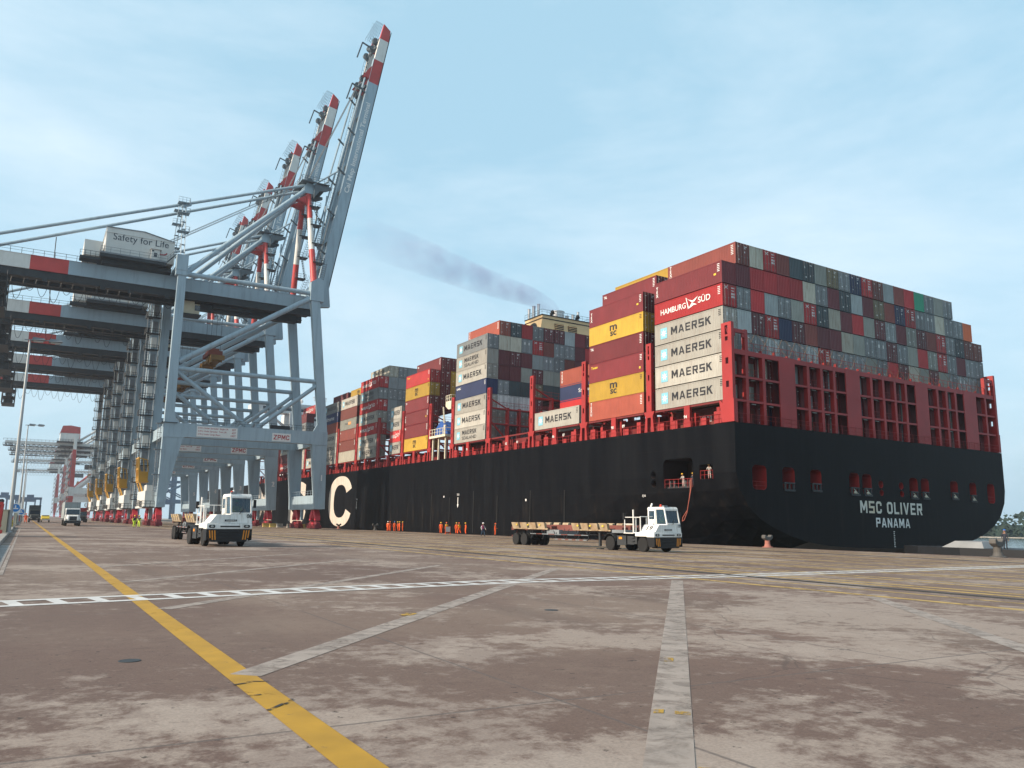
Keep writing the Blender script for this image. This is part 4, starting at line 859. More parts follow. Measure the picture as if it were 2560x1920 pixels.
    for x in range(-38, 29, 6): t.box(x-.3, 6.6, 48, x+.3, 13.0, 50.4, 4)
    t.box(-39, 6.75, 47.0, 28.5, 8.2, 47.2, 4); t.box(-39, 11.4, 47.0, 28.5, 12.8, 47.2, 4)
    t.box(3, 8.8, 45.7, 26.6, 10.8, 46.7, 4); t.box(8, 7.5, 46.1, 16, 12, 46.9, 4)
    for x in (-24, -14, -9, -2): t.box(x, 5.1, 46.2, x+.9, 5.4, 46.8, 4)
    t.build('girder', ['crane_paint', 'crane_red', 'crane_white', 'crane_red', 'crane_dark'], root)
    t = MB(); t.rail([(-39,5.3,51.2),(-14.8,5.3,51.2)], 1.1, 1.8, .04); t.rail([(-1,5.3,51.2),(25,5.3,51.2)], 1.1, 2.2, .035); t.rail([(-39,14.3,51.2),(-14.8,14.3,51.2)], 1.1, 1.8, .04)
    for x in (-33, -22.4): t.tube((x,5.4,51.2),(x,5.4,55.5),.09,5)
    t.build('guard_rail', 'crane_dark', root)
    # lattice platforms hanging at the back end
    t = MB()
    for x0, x1, z0, z1 in ((-33.4,-29.6,40.2,47.3),):
        for x in (x0, (x0+x1)/2, x1):
            for y in (4.6, 9, 15): t.tube((x,y,z0),(x,y,z1),.1,5)
        for z in (z0, z0+2.4, z0+4.8): t.box(x0,4.5,z-.08,x1,15.1,z+.06); t.rail([(x0,4.5,z),(x1,4.5,z)],1.1,.9,.045); t.rail([(x0,4.5,z),(x0,15,z)],1.1,2,.04)
        stairs(t,(x0+.3,4.9,z0),(x1-.3,4.9,z0+2.4),.7); stairs(t,(x1-.3,4.9,z0+2.4),(x0+.3,4.9,z0+4.8),.7)
        t.box(x0+.6,6,z0+.1,x1-.5,12,z0+2.0); t.box(x0+1,6,z0+3,x1-1,13,z0+4.4)
    t.build('maintenance_platform', 'crane_dark', root)
    # machine house
    h = MB(); h.prism([(-13.9,52.95),(-1.2,52.95),(-1.2,57.6),(-7.0,58.75),(-13.9,58.55)], 'y', 2.9, 16.6, 0); h.box(-14.0,2.8,57.5,-1.15,16.7,57.62,0)
    for i in range(46): x = -13.75+i*.275; h.box(x, 2.87, 53.0, x+.05, 2.9, 57.4, 0)
    h.prism([(-13.95,58.55),(-7,58.75),(-1.15,57.6),(-1.15,57.75),(-7,58.92),(-13.95,58.72)], 'y', 2.75, 16.75, 1)
    h.box(-17.5,5,52.9,-14.2,15,56.0,0)
    house = h.build('machine_house', ['house_white', 'grey_steel'], root)
    d = MB(); d.box(-5.6,2.1,53.2,-4.0,2.9,55.3,0); d.box(-5.8,1.8,55.3,-3.7,2.95,55.42,0); d.box(-5.1,2.05,53.7,-4.5,2.1,54.6,1); d.box(-5.5,2.04,54.8,-5.1,2.1,55.1,1)
    d.build('door', ['house_white', 'glass_dark'], house)
    t = MB(); t.box(-14.8,1.3,52.0,-2.6,17.2,52.9,0); t.box(-14.2,3.2,51.25,-1.4,16.4,52.0,0); t.box(-14.8,1.2,52.62,-2.6,1.35,52.95,1)
    t.rail([(-14.7,16,52.95),(-14.7,1.35,52.95),(-2.6,1.35,52.95)], 1.1, 1.7, .04, 1); t.beam((-2.6,1.9,52.9),(-.9,1.9,54.9),1.0,.12,0); t.rail([(-2.6,1.4,52.9),(-.9,1.4,54.9)],1.1,1,.05,1)
    for y in (4, 15): t.box(-18.2,y-2.2,51.2,-14.6,y+.6,51.7,0); t.rail([(-18.2,y-2.2,51.7),(-14.6,y-2.2,51.7)],1.1,1,.04,0)
    t.build('house_platform', ['crane_dark', 'grey_steel'], root)
    # mast: two banded columns, cross head, raking back struts, pendants
    A0, A1 = Vector((27.9,1.5,53.6)), Vector((27.3,8.0,78.0)); B0, B1 = Vector((27.9,18.1,53.6)), Vector((27.3,11.6,78.0))
    for a, b in ((A0,A1),(B0,B1)):
        t = MB()
        for i in range(3): t.tube(a.lerp(b,i/3+(.0004 if i else 0)), a.lerp(b,(i+1)/3), .72-.04*i, 16, (0,1,0)[i], r2=.68-.04*i)
        for i in range(1,5):    # landings and flights round the column
            c = a.lerp(b,i/5); t.box(c.x-.2,c.y-1.2,c.z,c.x+2.4,c.y+1.2,c.z+.08,2); t.rail([(c.x-.2,c.y-1.2,c.z),(c.x+2.4,c.y-1.2,c.z),(c.x+2.4,c.y+1.2,c.z)],1.1,1.2,.04,2)
            c0 = a.lerp(b,(i-1)/5); stairs(t,(c0.x+(.9 if i%2 else 2.2),c0.y-1.1,c0.z),(c.x+(2.2 if i%2 else .9),c.y-1.1,c.z),.8,2,9)
        t.build('mast_column', ['crane_red','crane_white','crane_steel'], root)
    t = MB(); t.prism([(26.2,76.6),(28.6,76.6),(28.4,79.2),(27.0,79.6),(26.2,78.2)], 'y', 7.0, 12.6, 0); t.prism([(24.6,74.6),(27.2,76.4),(27.2,74.0)], 'y', 7.2, 8.4, 1); t.prism([(24.6,74.6),(27.2,76.4),(27.2,74.0)], 'y', 11.2, 12.4, 1)
    t.box(25.2,5.8,79.1,31.8,13.8,79.25,2); t.rail([(25.2,5.8,79.25),(31.8,5.8,79.25),(31.8,13.8,79.25),(25.2,13.8,79.25),(25.2,5.8,79.25)],1.1,1.3,.045,2)
    for y in (6.4,13.2): t.prism([(28.3,78.9),(32.4,78.9),(32.4,78.3),(31,77.6),(29.6,77.4),(28.3,75.4)], 'y', y-.25, y+.25, 2)
    for y in (7.4,9.8,12.2): t.tube((27.4,y-.3,79.8),(27.4,y+.3,79.8),.7,12,2)
    t.build('cross_head', ['crane_paint','crane_red','crane_steel'], root)
    for y0, y1 in ((1.0,7.6),(18.4,12.0)):
        t = MB(); t.tube((1.2,y0,51.2),(26.6,y1,77.4),.56,14); t.build('back_strut', 'crane_paint', root)
        t = MB(); t.tube((-37.5,y0*.45+3.5,51.6),(26.4,y1,78.6),.33,8); t.beam((-.3,y0*.30+4.9,66.6),(1.6,y0*.29+5.0,67.5),.6,.5); t.build('pendant', 'crane_paint', root)
    t = MB()
    for y in (1.0, 18.4):
        for dx in (-.35,.35):
            for dy in (-.35,.35): t.tube((.2+dx,y+dy+.3,54.5),(.3+dx,y*.3+4.9+dy,67.4),.05,4)
        for i in range(7): f_ = (i+.5)/7; yy = y+.3+(y*.3+4.9-y-.3)*f_; z = 54.5+12.9*f_; t.box(.2-.4,yy-.4,z,.2+.45,yy+.4,z+.05)
        for f_ in (.45,.8,1.0): yy = y+.3+(y*.3+4.9-y-.3)*f_; z = 54.5+12.9*f_; t.box(-1,yy-.9,z,1.3,yy+.9,z+.1); t.rail([(-1,yy-.9,z),(1.3,yy-.9,z),(1.3,yy+.9,z)],1.1,.8,.04)
    t.build('pendant_mast', 'crane_paint', root)
    # boom, raised
    dv = Vector((.1838,0,.983)); nv = Vector((-.983,0,.1838)); O = Vector((32.05,0,50.0))
    def bp(s_, n_, y): return O+dv*s_+nv*n_+Vector((0,y,0))
    bm_ = MB()
    for y in (6.2, 13.4):
        for i, (a, b) in enumerate(((0,59.2),(59.2,65.8),(65.8,72),(72,76.2))):
            top = (2.7,2.7) if i == 0 else (2.7,2.6) if i == 1 else (2.6,2.5)
            if i == 3: p = [bp(a,0,y-.45),bp(a,0,y+.45),bp(a,2.5,y+.45),bp(a,2.5,y-.45),bp(b-.9,.35,y-.45),bp(b-.9,.35,y+.45),bp(b+.2,2.3,y+.45),bp(b+.2,2.3,y-.45)]
            else: p = [bp(a,0,y-.45),bp(a,0,y+.45),bp(a,top[0],y+.45),bp(a,top[0],y-.45),bp(b,0,y-.45),bp(b,0,y+.45),bp(b,top[1],y+.45),bp(b,top[1],y-.45)]
            bm_.hexa(p, (0,1,2,1)[i])
        bm_.beam(bp(.3,.1,y-.5), bp(75,.1,y-.5), .18, .08, 3, up=(0,1,0)); bm_.beam(bp(.3,2.72,y), bp(66,2.72,y), 1.05, .06, 0, up=nv)
    bm_.prism([(30.6,49.2),(33.2,49.6),(32.6,55.5),(30.5,57)], 'y', 5.6, 6.8, 0); bm_.prism([(30.6,49.2),(33.2,49.6),(32.6,55.5),(30.5,57)], 'y', 12.8, 14, 0)
    for k, s_ in enumerate(range(3, 74, 7)):
        bm_.beam(bp(s_,1.3,6.6), bp(s_,1.3,13.0), .5, 1.0, 3 if s_ < 60 else 2)
        if s_ < 60: bm_.tube(bp(s_,1.3,6.6), bp(s_+7,1.3,13.0), .16, 5, 0)
    bm_.hexa([bp(60,2.6,5.8),bp(60,2.6,6.6),bp(60,4.4,6.6),bp(60,4.4,5.8),bp(64,2.6,5.8),bp(64,2.6,6.6),bp(62.5,3.4,6.6),bp(62.5,3.4,5.8)], 1)
    bm_.hexa([bp(60,2.6,13),bp(60,2.6,13.8),bp(60,4.4,13.8),bp(60,4.4,13),bp(64,2.6,13),bp(64,2.6,13.8),bp(62.5,3.4,13.8),bp(62.5,3.4,13)], 1)
    boom = bm_.build('boom', ['crane_paint','crane_red','crane_white','crane_dark'], root)
    t = MB(); t.text('Cai Mep International Terminal', bp(41,.55,5.73), tuple(dv), tuple(nv), h=1.55, wd=25, bold=.022); t.build('lettering', 'sign_white', boom, recalc=False)
    t = MB()      # walkway, folded forestays, sheaves, gallows and ropes on the boom's back
    for y in (9.8,):
        pts = [bp(s_,2.9,y) for s_ in range(4, 74, 5)]
        for a, b in zip(pts, pts[1:]):
            t.beam(a, b, .9, .06, 0, up=nv)
            for n_ in (.55, 1.1): t.tube(a+nv*n_, b+nv*n_, .04, 4, 0)
            for k in range(4): c = a.lerp(b, k/4); t.tube(c, c+nv*1.1, .035, 4, 0)
    for y in (6.3, 13.3):
        t.tube(bp(62,3.6,y), bp(33,4.6,y), .23, 6, 1); t.tube(bp(33,4.6,y), (28,y,78.6), .23, 6, 1); t.tube(bp(36,3.4,y), bp(14,4.2,y), .2, 6, 1); t.tube(bp(14,4.2,y), bp(26,5.5,y), .2, 6, 1)
        for s_ in (12, 22, 33, 44, 56): t.beam(bp(s_,2.7,y), bp(s_+.5,5.0,y-1.2), .3, .35, 0)
    for s_, n_ in ((58,3.6),(60.5,3.8),(69.5,3.4),(72,3.0)): t.tube(bp(s_,n_,7.4), bp(s_,n_,8.3), .75, 10, 0); t.tube(bp(s_,n_,11.3), bp(s_,n_,12.2), .75, 10, 0); t.beam(bp(s_,n_-.6,6.4), bp(s_,n_-.6,13.2), .5, .6, 0)
    for s_ in (57, 69):
        a, b, c = bp(s_,3,7), bp(s_+.4,6.2,7), bp(s_-4.2,6.6,7); t.beam(a, b, .3, .3, 0); t.beam(b, c, .3, .3, 0)
        t.rail([tuple(bp(s_-5,3.0,9.8)), tuple(bp(s_+4,3.0,9.8))], 1.1, 1.2, .04, 0)
    for i in range(6): a = bp(70+i*1.1,3.2,7+i*.1); t.tube(a, a+Vector((-1.6,0,1.2)), .04, 4, 0); t.rail([tuple(bp(71,2.9+i*.5,8)), tuple(bp(77.5,2.0+i*.35,8))], .5, 1, .035, 0, False)
    for dy in (8.4, 9.2, 10.6, 11.4): t.tube(bp(60,4,dy), (27.4,dy,80.4), .05, 4, 0); t.tube((27.4,dy,80.4), (-3,dy,58.8), .05, 4, 0)
    t.build('boom_fittings', ['crane_steel','crane_paint'], root)
    # lift and stair tower by the rear yard-side leg
    t = MB(); x0, x1, y0, y1 = -3.6, -1.0, 17.6, 19.4
    t.box(-2.5,18.2,4,-1.1,19.2,50,1); t.box(x0,y0,4,x0+.12,y0+.12,50,2); t.box(x1-.15,y0,4,x1,y0+.15,50,2)
    for i in range(13):
        z = 5+i*3.6; t.box(x0-.2,y0-.6,z,x1+.1,y1,z+.14,0); t.rail([(x0-.2,y1,z),(x0-.2,y0-.6,z),(x1,y0-.6,z)],1.1,1.1,.045,0)
        t.box(-2.35,18.05,z+.7,-1.35,18.2,z+3.0,3 if i % 3 else 2); t.box(-2.9,17.9,z+.5,-2.75,18.05,z+3.4,2)
        for k in range(9): t.box(x0+.2,y0-.35,z+.3+k*.36,x0+.75,y0-.3,z+.37+k*.36,2 if i % 2 else 0)
    t.build('stair_tower', ['crane_dark','crane_paint','crane_white','grey_steel'], root)
    t = MB()      # caged ladder on the front yard-side leg
    for z0, z1 in ((4.5,9.6),(10,14.5),(15,19.6)):
        for dx in (-1.75,-1.3): t.tube((dx,.4,z0),(dx,.4,z1),.035,4)
        for k in range(int((z1-z0)/.4)): t.tube((-1.75,.4,z0+k*.4),(-1.3,.4,z0+k*.4),.02,4)
        for k in range(5): z = z0+1+k*(z1-z0-1)/4; t.path([(-1.8,.4,z),(-1.95,-.2,z),(-1.5,-.45,z),(-1.15,-.2,z),(-1.2,.4,z)],.03)
        for dx, dy in ((-1.95,-.2),(-1.5,-.45),(-1.15,-.2)): t.tube((dx,dy,z0+1),(dx,dy,z1),.025,4)
        t.box(-2.2,-.5,z1,-1.0,.9,z1+.1)
    t.build('ladder', 'grey_steel', root)
    # yellow cable-reel stand and white cabinets on the yard-side sill
    t = MB(); y0, y1 = 9.6, 14.6
    t.box(-3.4,y0,8.4,-1.6,y1,8.7); t.box(-3.5,y0,8.7,-3.2,y1,11.0)
    for k in range(6): y = y0+k*(y1-y0)/5; t.beam((-3.4,y,8.6),(-3.4-.25,y,13.4),.22,.22); 
    t.beam((-3.65,y0,13.4),(-3.65,y1,13.4),.25,.25); t.beam((-3.5,y0,11.2),(-3.5,y1,11.2),.25,.3); t.tube((-2.6,y0+.6,9.7),(-2.6,y1-.6,9.7),.6,12); t.rail([(-3.3,y0,8.7),(-3.3,y1,8.7)],1.3,.7,.06)
    t.box(-3.5,y0-.1,8.5,-1.8,y0+.05,10.6); t.beam((-3.6,y0,10.6),(-3.6,y0,13.4),.2,.2); t.beam((-2.6,y0,10.6),(-2.9,y0,13.2),.18,.18); t.beam((-1.8,y0,10.6),(-2.2,y0,13.0),.18,.18); t.beam((-3.6,y0,13.3),(-2.2,y0,13.0),.2,.2)
    for y in (y0+.2, y0+1.2, y1-.3): t.beam((-3.2,y,8.4),(-1.6,y-1.2,3.6),.2,.2); 
    t.build('cable_reel_stand', 'reel_yellow', root)
    t = MB(); t.box(-2.7,4.0,3.6,-1.1,16.4,6.6); t.box(-2.3,6,6.6,-1.1,10,7.8); t.box(-2.9,3.6,3.2,-1.05,17,3.6)
    t.build('equipment_cabinet', 'house_white', root)
    t = MB(); t.box(-3.4,2.2,3.3,-1.1,5.2,3.45); t.rail([(-1.1,2.2,3.45),(-3.4,2.2,3.45),(-3.4,5.2,3.45)],1.1,.9,.05); t.rail([(-3.4,6,3.6),(-3.4,16,3.6)],1.1,1.4,.05)
    t.build('guard_rail', 'crane_dark', root)
    # trolley cab, spreader, festoon loops
    t = MB(); t.box(1.2,7.4,44.2,4.2,10.2,46.9,0); t.box(4.2,7.5,44.3,5.3,10.1,46.4,0); t.box(4.3,7.42,45.0,5.35,10.18,46.2,1); t.box(5.25,7.7,44.6,5.36,9.9,46.2,1); t.box(1.0,7.2,46.9,5.5,10.4,47.0,2); t.box(.8,6.8,43.9,5.6,10.6,44.1,2)
    t.build('operator_cab', ['beige_cab','glass_dark','crane_dark'], root)
    t = MB()
    for y in (7.0,12.6):
        for dx in (-1.0,1.0): t.tube((9+dx,y,46),(9+dx,y,36.4),.035,4,2)
    t.box(7.6,6.2,35.7,10.4,13.4,36.6,0); t.box(8.0,8,36.6,10,11.6,37.4,0); t.box(7.8,3.7,34.4,8.3,15.9,35.0,1); t.box(9.7,3.7,34.4,10.2,15.9,35.0,1)
    for y in (3.7,6.2,12.8,15.4): t.box(7.6,y,34.2,10.4,y+.5,35.2,1); t.box(7.5,y,33.5,7.9,y+.4,34.4,1)
    t.box(8.1,7.6,34.6,9.9,12,35.7,1); t.build('spreader', [mat('headblock', (.17,.03,.015), .6, var=.2), mat('spreader_ochre', (.20,.105,.02), .6, var=.3, dirt=(.1,.06,.03), dirt_amt=.7, dscale=1), 'black_paint'], root)
    t = MB(); n = 15
    for k in range(n):
        xa = -31+k*2.05; pts = []
        for i in range(9): f_ = i/8; pts.append((xa+2.05*f_, 4.9, 46.3-4.4*(1-(2*f_-1)**2)**.8*(.75+.25*math.sin(k*2.1))))
        t.path(pts, .045, 4)
    t.build('festoon_cable', 'black_paint', root)
    # sign boards on the portal
    s1 = MB(); s1.box(5.3,-.16,17.45,13.2,-.105,19.55); b = s1.build('sign_board', 'sign_white', root)
    t = MB()
    for i, (a, c) in enumerate((('S.W.L Under Spreader  Single Lift','50T'),('S.W.L Under Spreader  Twin Lift','65T'),('S.W.L Under Cargo Beam','100T'))):
        t.text(a, (5.55,-.17,18.95-i*.62), (1,0,0), (0,0,1), h=.42, wd=(5.8,5.5,4.3)[i], align='l', bold=.012); t.text(c, (12.9,-.17,18.95-i*.62), (1,0,0), (0,0,1), h=.38, align='r', bold=.012)
    t.build('lettering', 'text_red', b, recalc=False)
    s1 = MB(); s1.box(20.3,-.16,17.4,24.2,-.105,19.1); b = s1.build('sign_board', 'sign_white', root)
    t = MB(); t.block('ZPMC', (22.25,-.17,17.75), (1,0,0), (0,0,1), 1.0, 3.3, 0, .2); t.build('lettering', 'text_red', b, recalc=False)
    t = MB(); t.rail([(2,-.1,19.95),(29,-.1,19.95)],1.1,1.8,.035); t.box(20,.2,19.95,24,1.2,20.8); t.build('guard_rail', 'crane_dark', root)
    return root
crane = make_crane()
CRY = [167.85, 207.3, 244.0, 280.8, 320.3]
CRL = ['first of the grey gantry cranes, its white machine house saying safety for life', 'second grey gantry crane along the quay, numbered two on its leg', 'grey gantry crane in the middle of the row of five', 'grey gantry crane second from the far end of the row', 'last of the five grey gantry cranes with raised boom']
for i, y in enumerate(CRY):
    o = crane if i == 0 else copy_tree(crane)
    o.location = (22.5, y, 0); tag(o, CRL[i], 'crane', 'grey gantry cranes along the quay')
    hs = [c for c in o.children if c.name.startswith('machine_house')][0]
    t = MB()
    if i == 0:
        t.text('Safety for Life', (-7.5,2.85,55.75), (1,0,0), (0,0,1), h=1.85, wd=10.3, bold=0); t.build('lettering', 'text_navy', hs, recalc=False)
        t = MB(); P = [(-3.5+1.0*math.cos(a), 2.85, 55.35+.75*math.sin(a)) for a in [R(200+14*k) for k in range(11)]]
        for a, b in zip(P, P[1:]): t.beam(a, b, .06, .24, 0, up=(0,0,1))
        t.build('emblem', 'text_red', hs)
    else: t.text('Cai Mep International Terminal', (-7.5,2.85,56.7), (1,0,0), (0,0,1), h=.62, wd=9.5, bold=.01); t.build('lettering', 'text_navy', hs, recalc=False)
    t = MB(); t.text(str(i+1), (31.35,-.02,9.4), (1,0,0), (0,0,1), h=1.25, bold=.01); t.build('lettering', 'sign_white', o, recalc=False)

# red and white cranes of the next terminal
def far_crane():
    root = empty('harbour_crane', (0,0,0))
    for x, y in ((0,0),(0,17),(30,0),(30,17)):
        t = MB(); 
        for z0, z1, w0, w1, m in ((3.2,13.5,1.6,3.0,0),(13.5,19,3.0,3.0,1),(19,42,2.6,1.8,0),(42,50,1.8,1.8,1)): t.beam((x,y,z0+.003),(x,y,z1),w0,w0*.7,m,up=(0,1,0),w2=w1,h2=w1*.7)
        t.build('leg', ['crane_red','crane_white'], root)
        t = MB(); g = gz(22.5+x)
        for s_ in (-2.6,0,2.6): t.box(x-.5,y+s_-1,g+.4,x+.5,y+s_+1,g+1.8); 
        t.box(x-.6,y-3.5,1.6,x+.6,y+3.5,3.2); t.build('bogie', 'bogie_red', root)
    for y in (0,17):
        t = MB(); t.box(0,y-.8,15,30,y+.8,18.5); t.build('portal_beam', 'crane_white', root)
        t = MB(); t.tube((1,y,16),(14,y,29),.9,10,0); t.tube((14,y,29.002),(28,y,43),.9,10,1); t.build('brace', ['crane_white','crane_red'], root)
    t = MB()
    for y in (5.5,11.5):
        t.box(-37,y-.5,44.6,62,y+.5,46.2,0)
        for k in range(33): x = -37+k*3; t.tube((x,y,44.6),(x+1.5,y,43.2),.12,4,1); t.tube((x+1.5,y,43.2),(x+3,y,44.6),.12,4,1)
        t.box(-37,y-.2,43.1,62,y+.2,43.3,1)
    t.box(-8,4,43.6,10,13,44.5,1); t.rail([(-38,4.5,46.2),(30,4.5,46.2)],1.2,2,.07,1); t.box(-38,4,43.3,-33,13,43.5,1); t.rail([(-38,4,43.5),(-33,4,43.5)],1.3,1,.08,1)
    t.box(14,4.5,39.5,22,12,43.2,1)
    t.build('girder', ['crane_white','crane_dark'], root)
    h = MB(); h.box(-8.5,2,47,2,15,52.2,0); h.prism([(-8.8,52.2),(2.3,52.2),(2.1,56.2),(-3.2,57),(-7.6,56.6)], 'y', 1.8, 15.2, 1); h.box(-10,1,46.2,4,16,47,2); h.rail([(-10,1,47),(4,1,47)],1.2,1.5,.07,2)
    h.build('machine_house', ['crane_white','crane_red','crane_dark'], root)
    t = MB(); t.tube((2,3,48),(31,8,70),.5,8,0); t.tube((2,14,48),(31,9,70),.5,8,0); t.beam((30,2,50),(31,8,70),1,1,1); t.beam((30,15,50),(31,9,70),1,1,1); t.tube((31,8.5,70),(60,8.5,46),.3,6,0); t.build('mast', ['crane_white','crane_red'], root)
    t = MB()
    for k in range(9):
        z = 4+k*4; t.box(-3.4,-3,z,-1.2,2,z+.15); t.rail([(-3.4,-3,z),(-1.2,-3,z)],1.1,1,.07); t.beam((-3,-2.8,z),(-1.4,1.5,z+4),.6,.15)
    for dx in (-3.4,-1.2): t.tube((dx,-3,2),(dx,-3,40),.12,5)
    t.build('stair_tower', 'grey_steel', root)
    t = MB()
    for k in range(14):
        xa = -34+k*2.4; t.path([(xa+2.4*i/6, 4.6, 43.2-3.4*(1-(2*i/6-1)**2)) for i in range(7)], .07, 4)
    t.build('festoon_cable', 'black_paint', root)
    t = MB(); t.box(16.5,2,33,19,14,34.2); t.box(16.9,6,34.2,18.6,10,35.6); t.tube((17.2,7,35.6),(17.2,7,43.5),.07,4); t.tube((18.4,9,35.6),(18.4,9,43.5),.07,4); t.build('spreader', 'reel_yellow', root)
    return root
fc = far_crane()
for i, (y, lb) in enumerate(((560,'hazy red and white harbour crane next behind the grey ones, with tall red leg'),(602,'second hazy red and white harbour crane, its girder just below the first'),(648,'third hazy red and white harbour crane in the stacked girders'),(740,'fourth hazy red and white harbour crane with looping cables under its girder'),(905,'small faint red and white harbour crane far down the quay'))):
    o = fc if i == 0 else copy_tree(fc); o.location = (22.5+(2 if i else 0), y, 0); tag(o, lb, 'crane', 'red and white cranes of the next terminal')
def blue_crane():
    root = empty('harbour_crane', (0,0,0))
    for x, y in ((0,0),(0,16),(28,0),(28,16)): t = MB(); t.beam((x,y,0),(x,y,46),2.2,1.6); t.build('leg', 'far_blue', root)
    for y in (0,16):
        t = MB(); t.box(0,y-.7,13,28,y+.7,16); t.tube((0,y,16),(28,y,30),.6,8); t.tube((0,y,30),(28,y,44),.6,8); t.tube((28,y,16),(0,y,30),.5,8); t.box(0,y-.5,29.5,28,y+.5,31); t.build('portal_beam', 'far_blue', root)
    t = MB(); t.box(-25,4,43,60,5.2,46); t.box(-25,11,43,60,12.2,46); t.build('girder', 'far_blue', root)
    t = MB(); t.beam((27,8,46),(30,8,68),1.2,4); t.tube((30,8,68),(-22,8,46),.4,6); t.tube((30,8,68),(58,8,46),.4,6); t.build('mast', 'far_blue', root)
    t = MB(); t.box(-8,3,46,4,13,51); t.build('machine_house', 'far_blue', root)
    return root
bc = blue_crane()
for i, (x, y, lb) in enumerate(((84,690,'hazy blue harbour crane framed under the grey portals'),(82,750,'hazy blue harbour crane behind the first blue one'),(80,820,'faintest hazy blue harbour crane under the grey portals'))):
    o = bc if i == 0 else copy_tree(bc); o.location = (x, y, -1); tag(o, lb, 'crane', 'blue cranes far beyond the ship')
g = MB(); g.box(66.9, 640, -7, 170, 1100, -1.06); tag(g.build('ground_far_quay', 'concrete'), kind='structure')
def rtg():
    root = empty('yard_crane', (0,0,0))
    for x in (0,11):
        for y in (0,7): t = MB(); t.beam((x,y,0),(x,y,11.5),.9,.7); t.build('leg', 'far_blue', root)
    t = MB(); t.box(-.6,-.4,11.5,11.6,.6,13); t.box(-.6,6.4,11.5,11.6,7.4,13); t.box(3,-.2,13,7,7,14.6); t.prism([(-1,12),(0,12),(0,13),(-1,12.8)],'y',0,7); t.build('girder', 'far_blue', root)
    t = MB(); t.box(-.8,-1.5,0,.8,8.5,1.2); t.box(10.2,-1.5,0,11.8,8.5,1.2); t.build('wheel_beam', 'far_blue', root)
    return root
rt = rtg()
for i, (x, y, lb) in enumerate(((-16.5,560,'hazy blue rubber-tyred yard crane at the edge of the picture'),(-11.2,620,'hazy blue yard crane behind the tallest lamp post'),(-5.5,700,'hazy blue yard crane behind the second lamp post'),(-3.2,600,'hazy blue yard crane beside the road with its legs showing'))):
    o = rt if i == 0 else copy_tree(rt); o.location = (x, y, gz(x)); tag(o, lb, 'yard crane', 'yard cranes in the haze')

# ------------------------------------------------------------------ terminal tractors and trailers (forward = local +x, left = +y)
def glass_mat():
    m = bpy.data.materials.new('cab_glass'); m.use_nodes = True; b = m.node_tree.nodes['Principled BSDF']
    b.inputs['Base Color'].default_value = (.02,.045,.07,1); b.inputs['Roughness'].default_value = .05; b.inputs['Alpha'].default_value = .82; MATS['cab_glass'] = m
glass_mat()
mat('wheel_rim', (.10,.095,.09), .5, var=.3)
def wheel(parent, x, y, r=.53, wd=.3, rim='wheel_rim', loc0=(0,0,0)):
    t = MB(); t.lathe([(r*.58,-wd/2),(r*.93,-wd/2),(r,-wd*.36),(r,wd*.36),(r*.93,wd/2),(r*.58,wd/2)], n=24)
    for k in range(24): a = 2*math.pi*k/24; t.box(r*math.cos(a)*1.0-.02, r*math.sin(a)-.02, -wd*.38, r*math.cos(a)+.02, r*math.sin(a)+.02, wd*.38)
    o = t.build('wheel', 'rubber', parent, loc=(x, y, r)); o.rotation_euler = (R(90), 0, 0)
    t = MB(); t.lathe([(r*.58,-wd*.42),(r*.5,-wd*.2),(r*.2,-wd*.15),(r*.2,wd*.15),(r*.5,wd*.2),(r*.58,wd*.42)], n=20); t.tube((0,0,-wd*.45),(0,0,wd*.45),r*.17,10)
    for k in range(8): a = 2*math.pi*k/8; t.tube((r*.33*math.cos(a),r*.33*math.sin(a),-wd*.3),(r*.33*math.cos(a),r*.33*math.sin(a),wd*.3),.025,6)
    t.build('rim', rim, o)
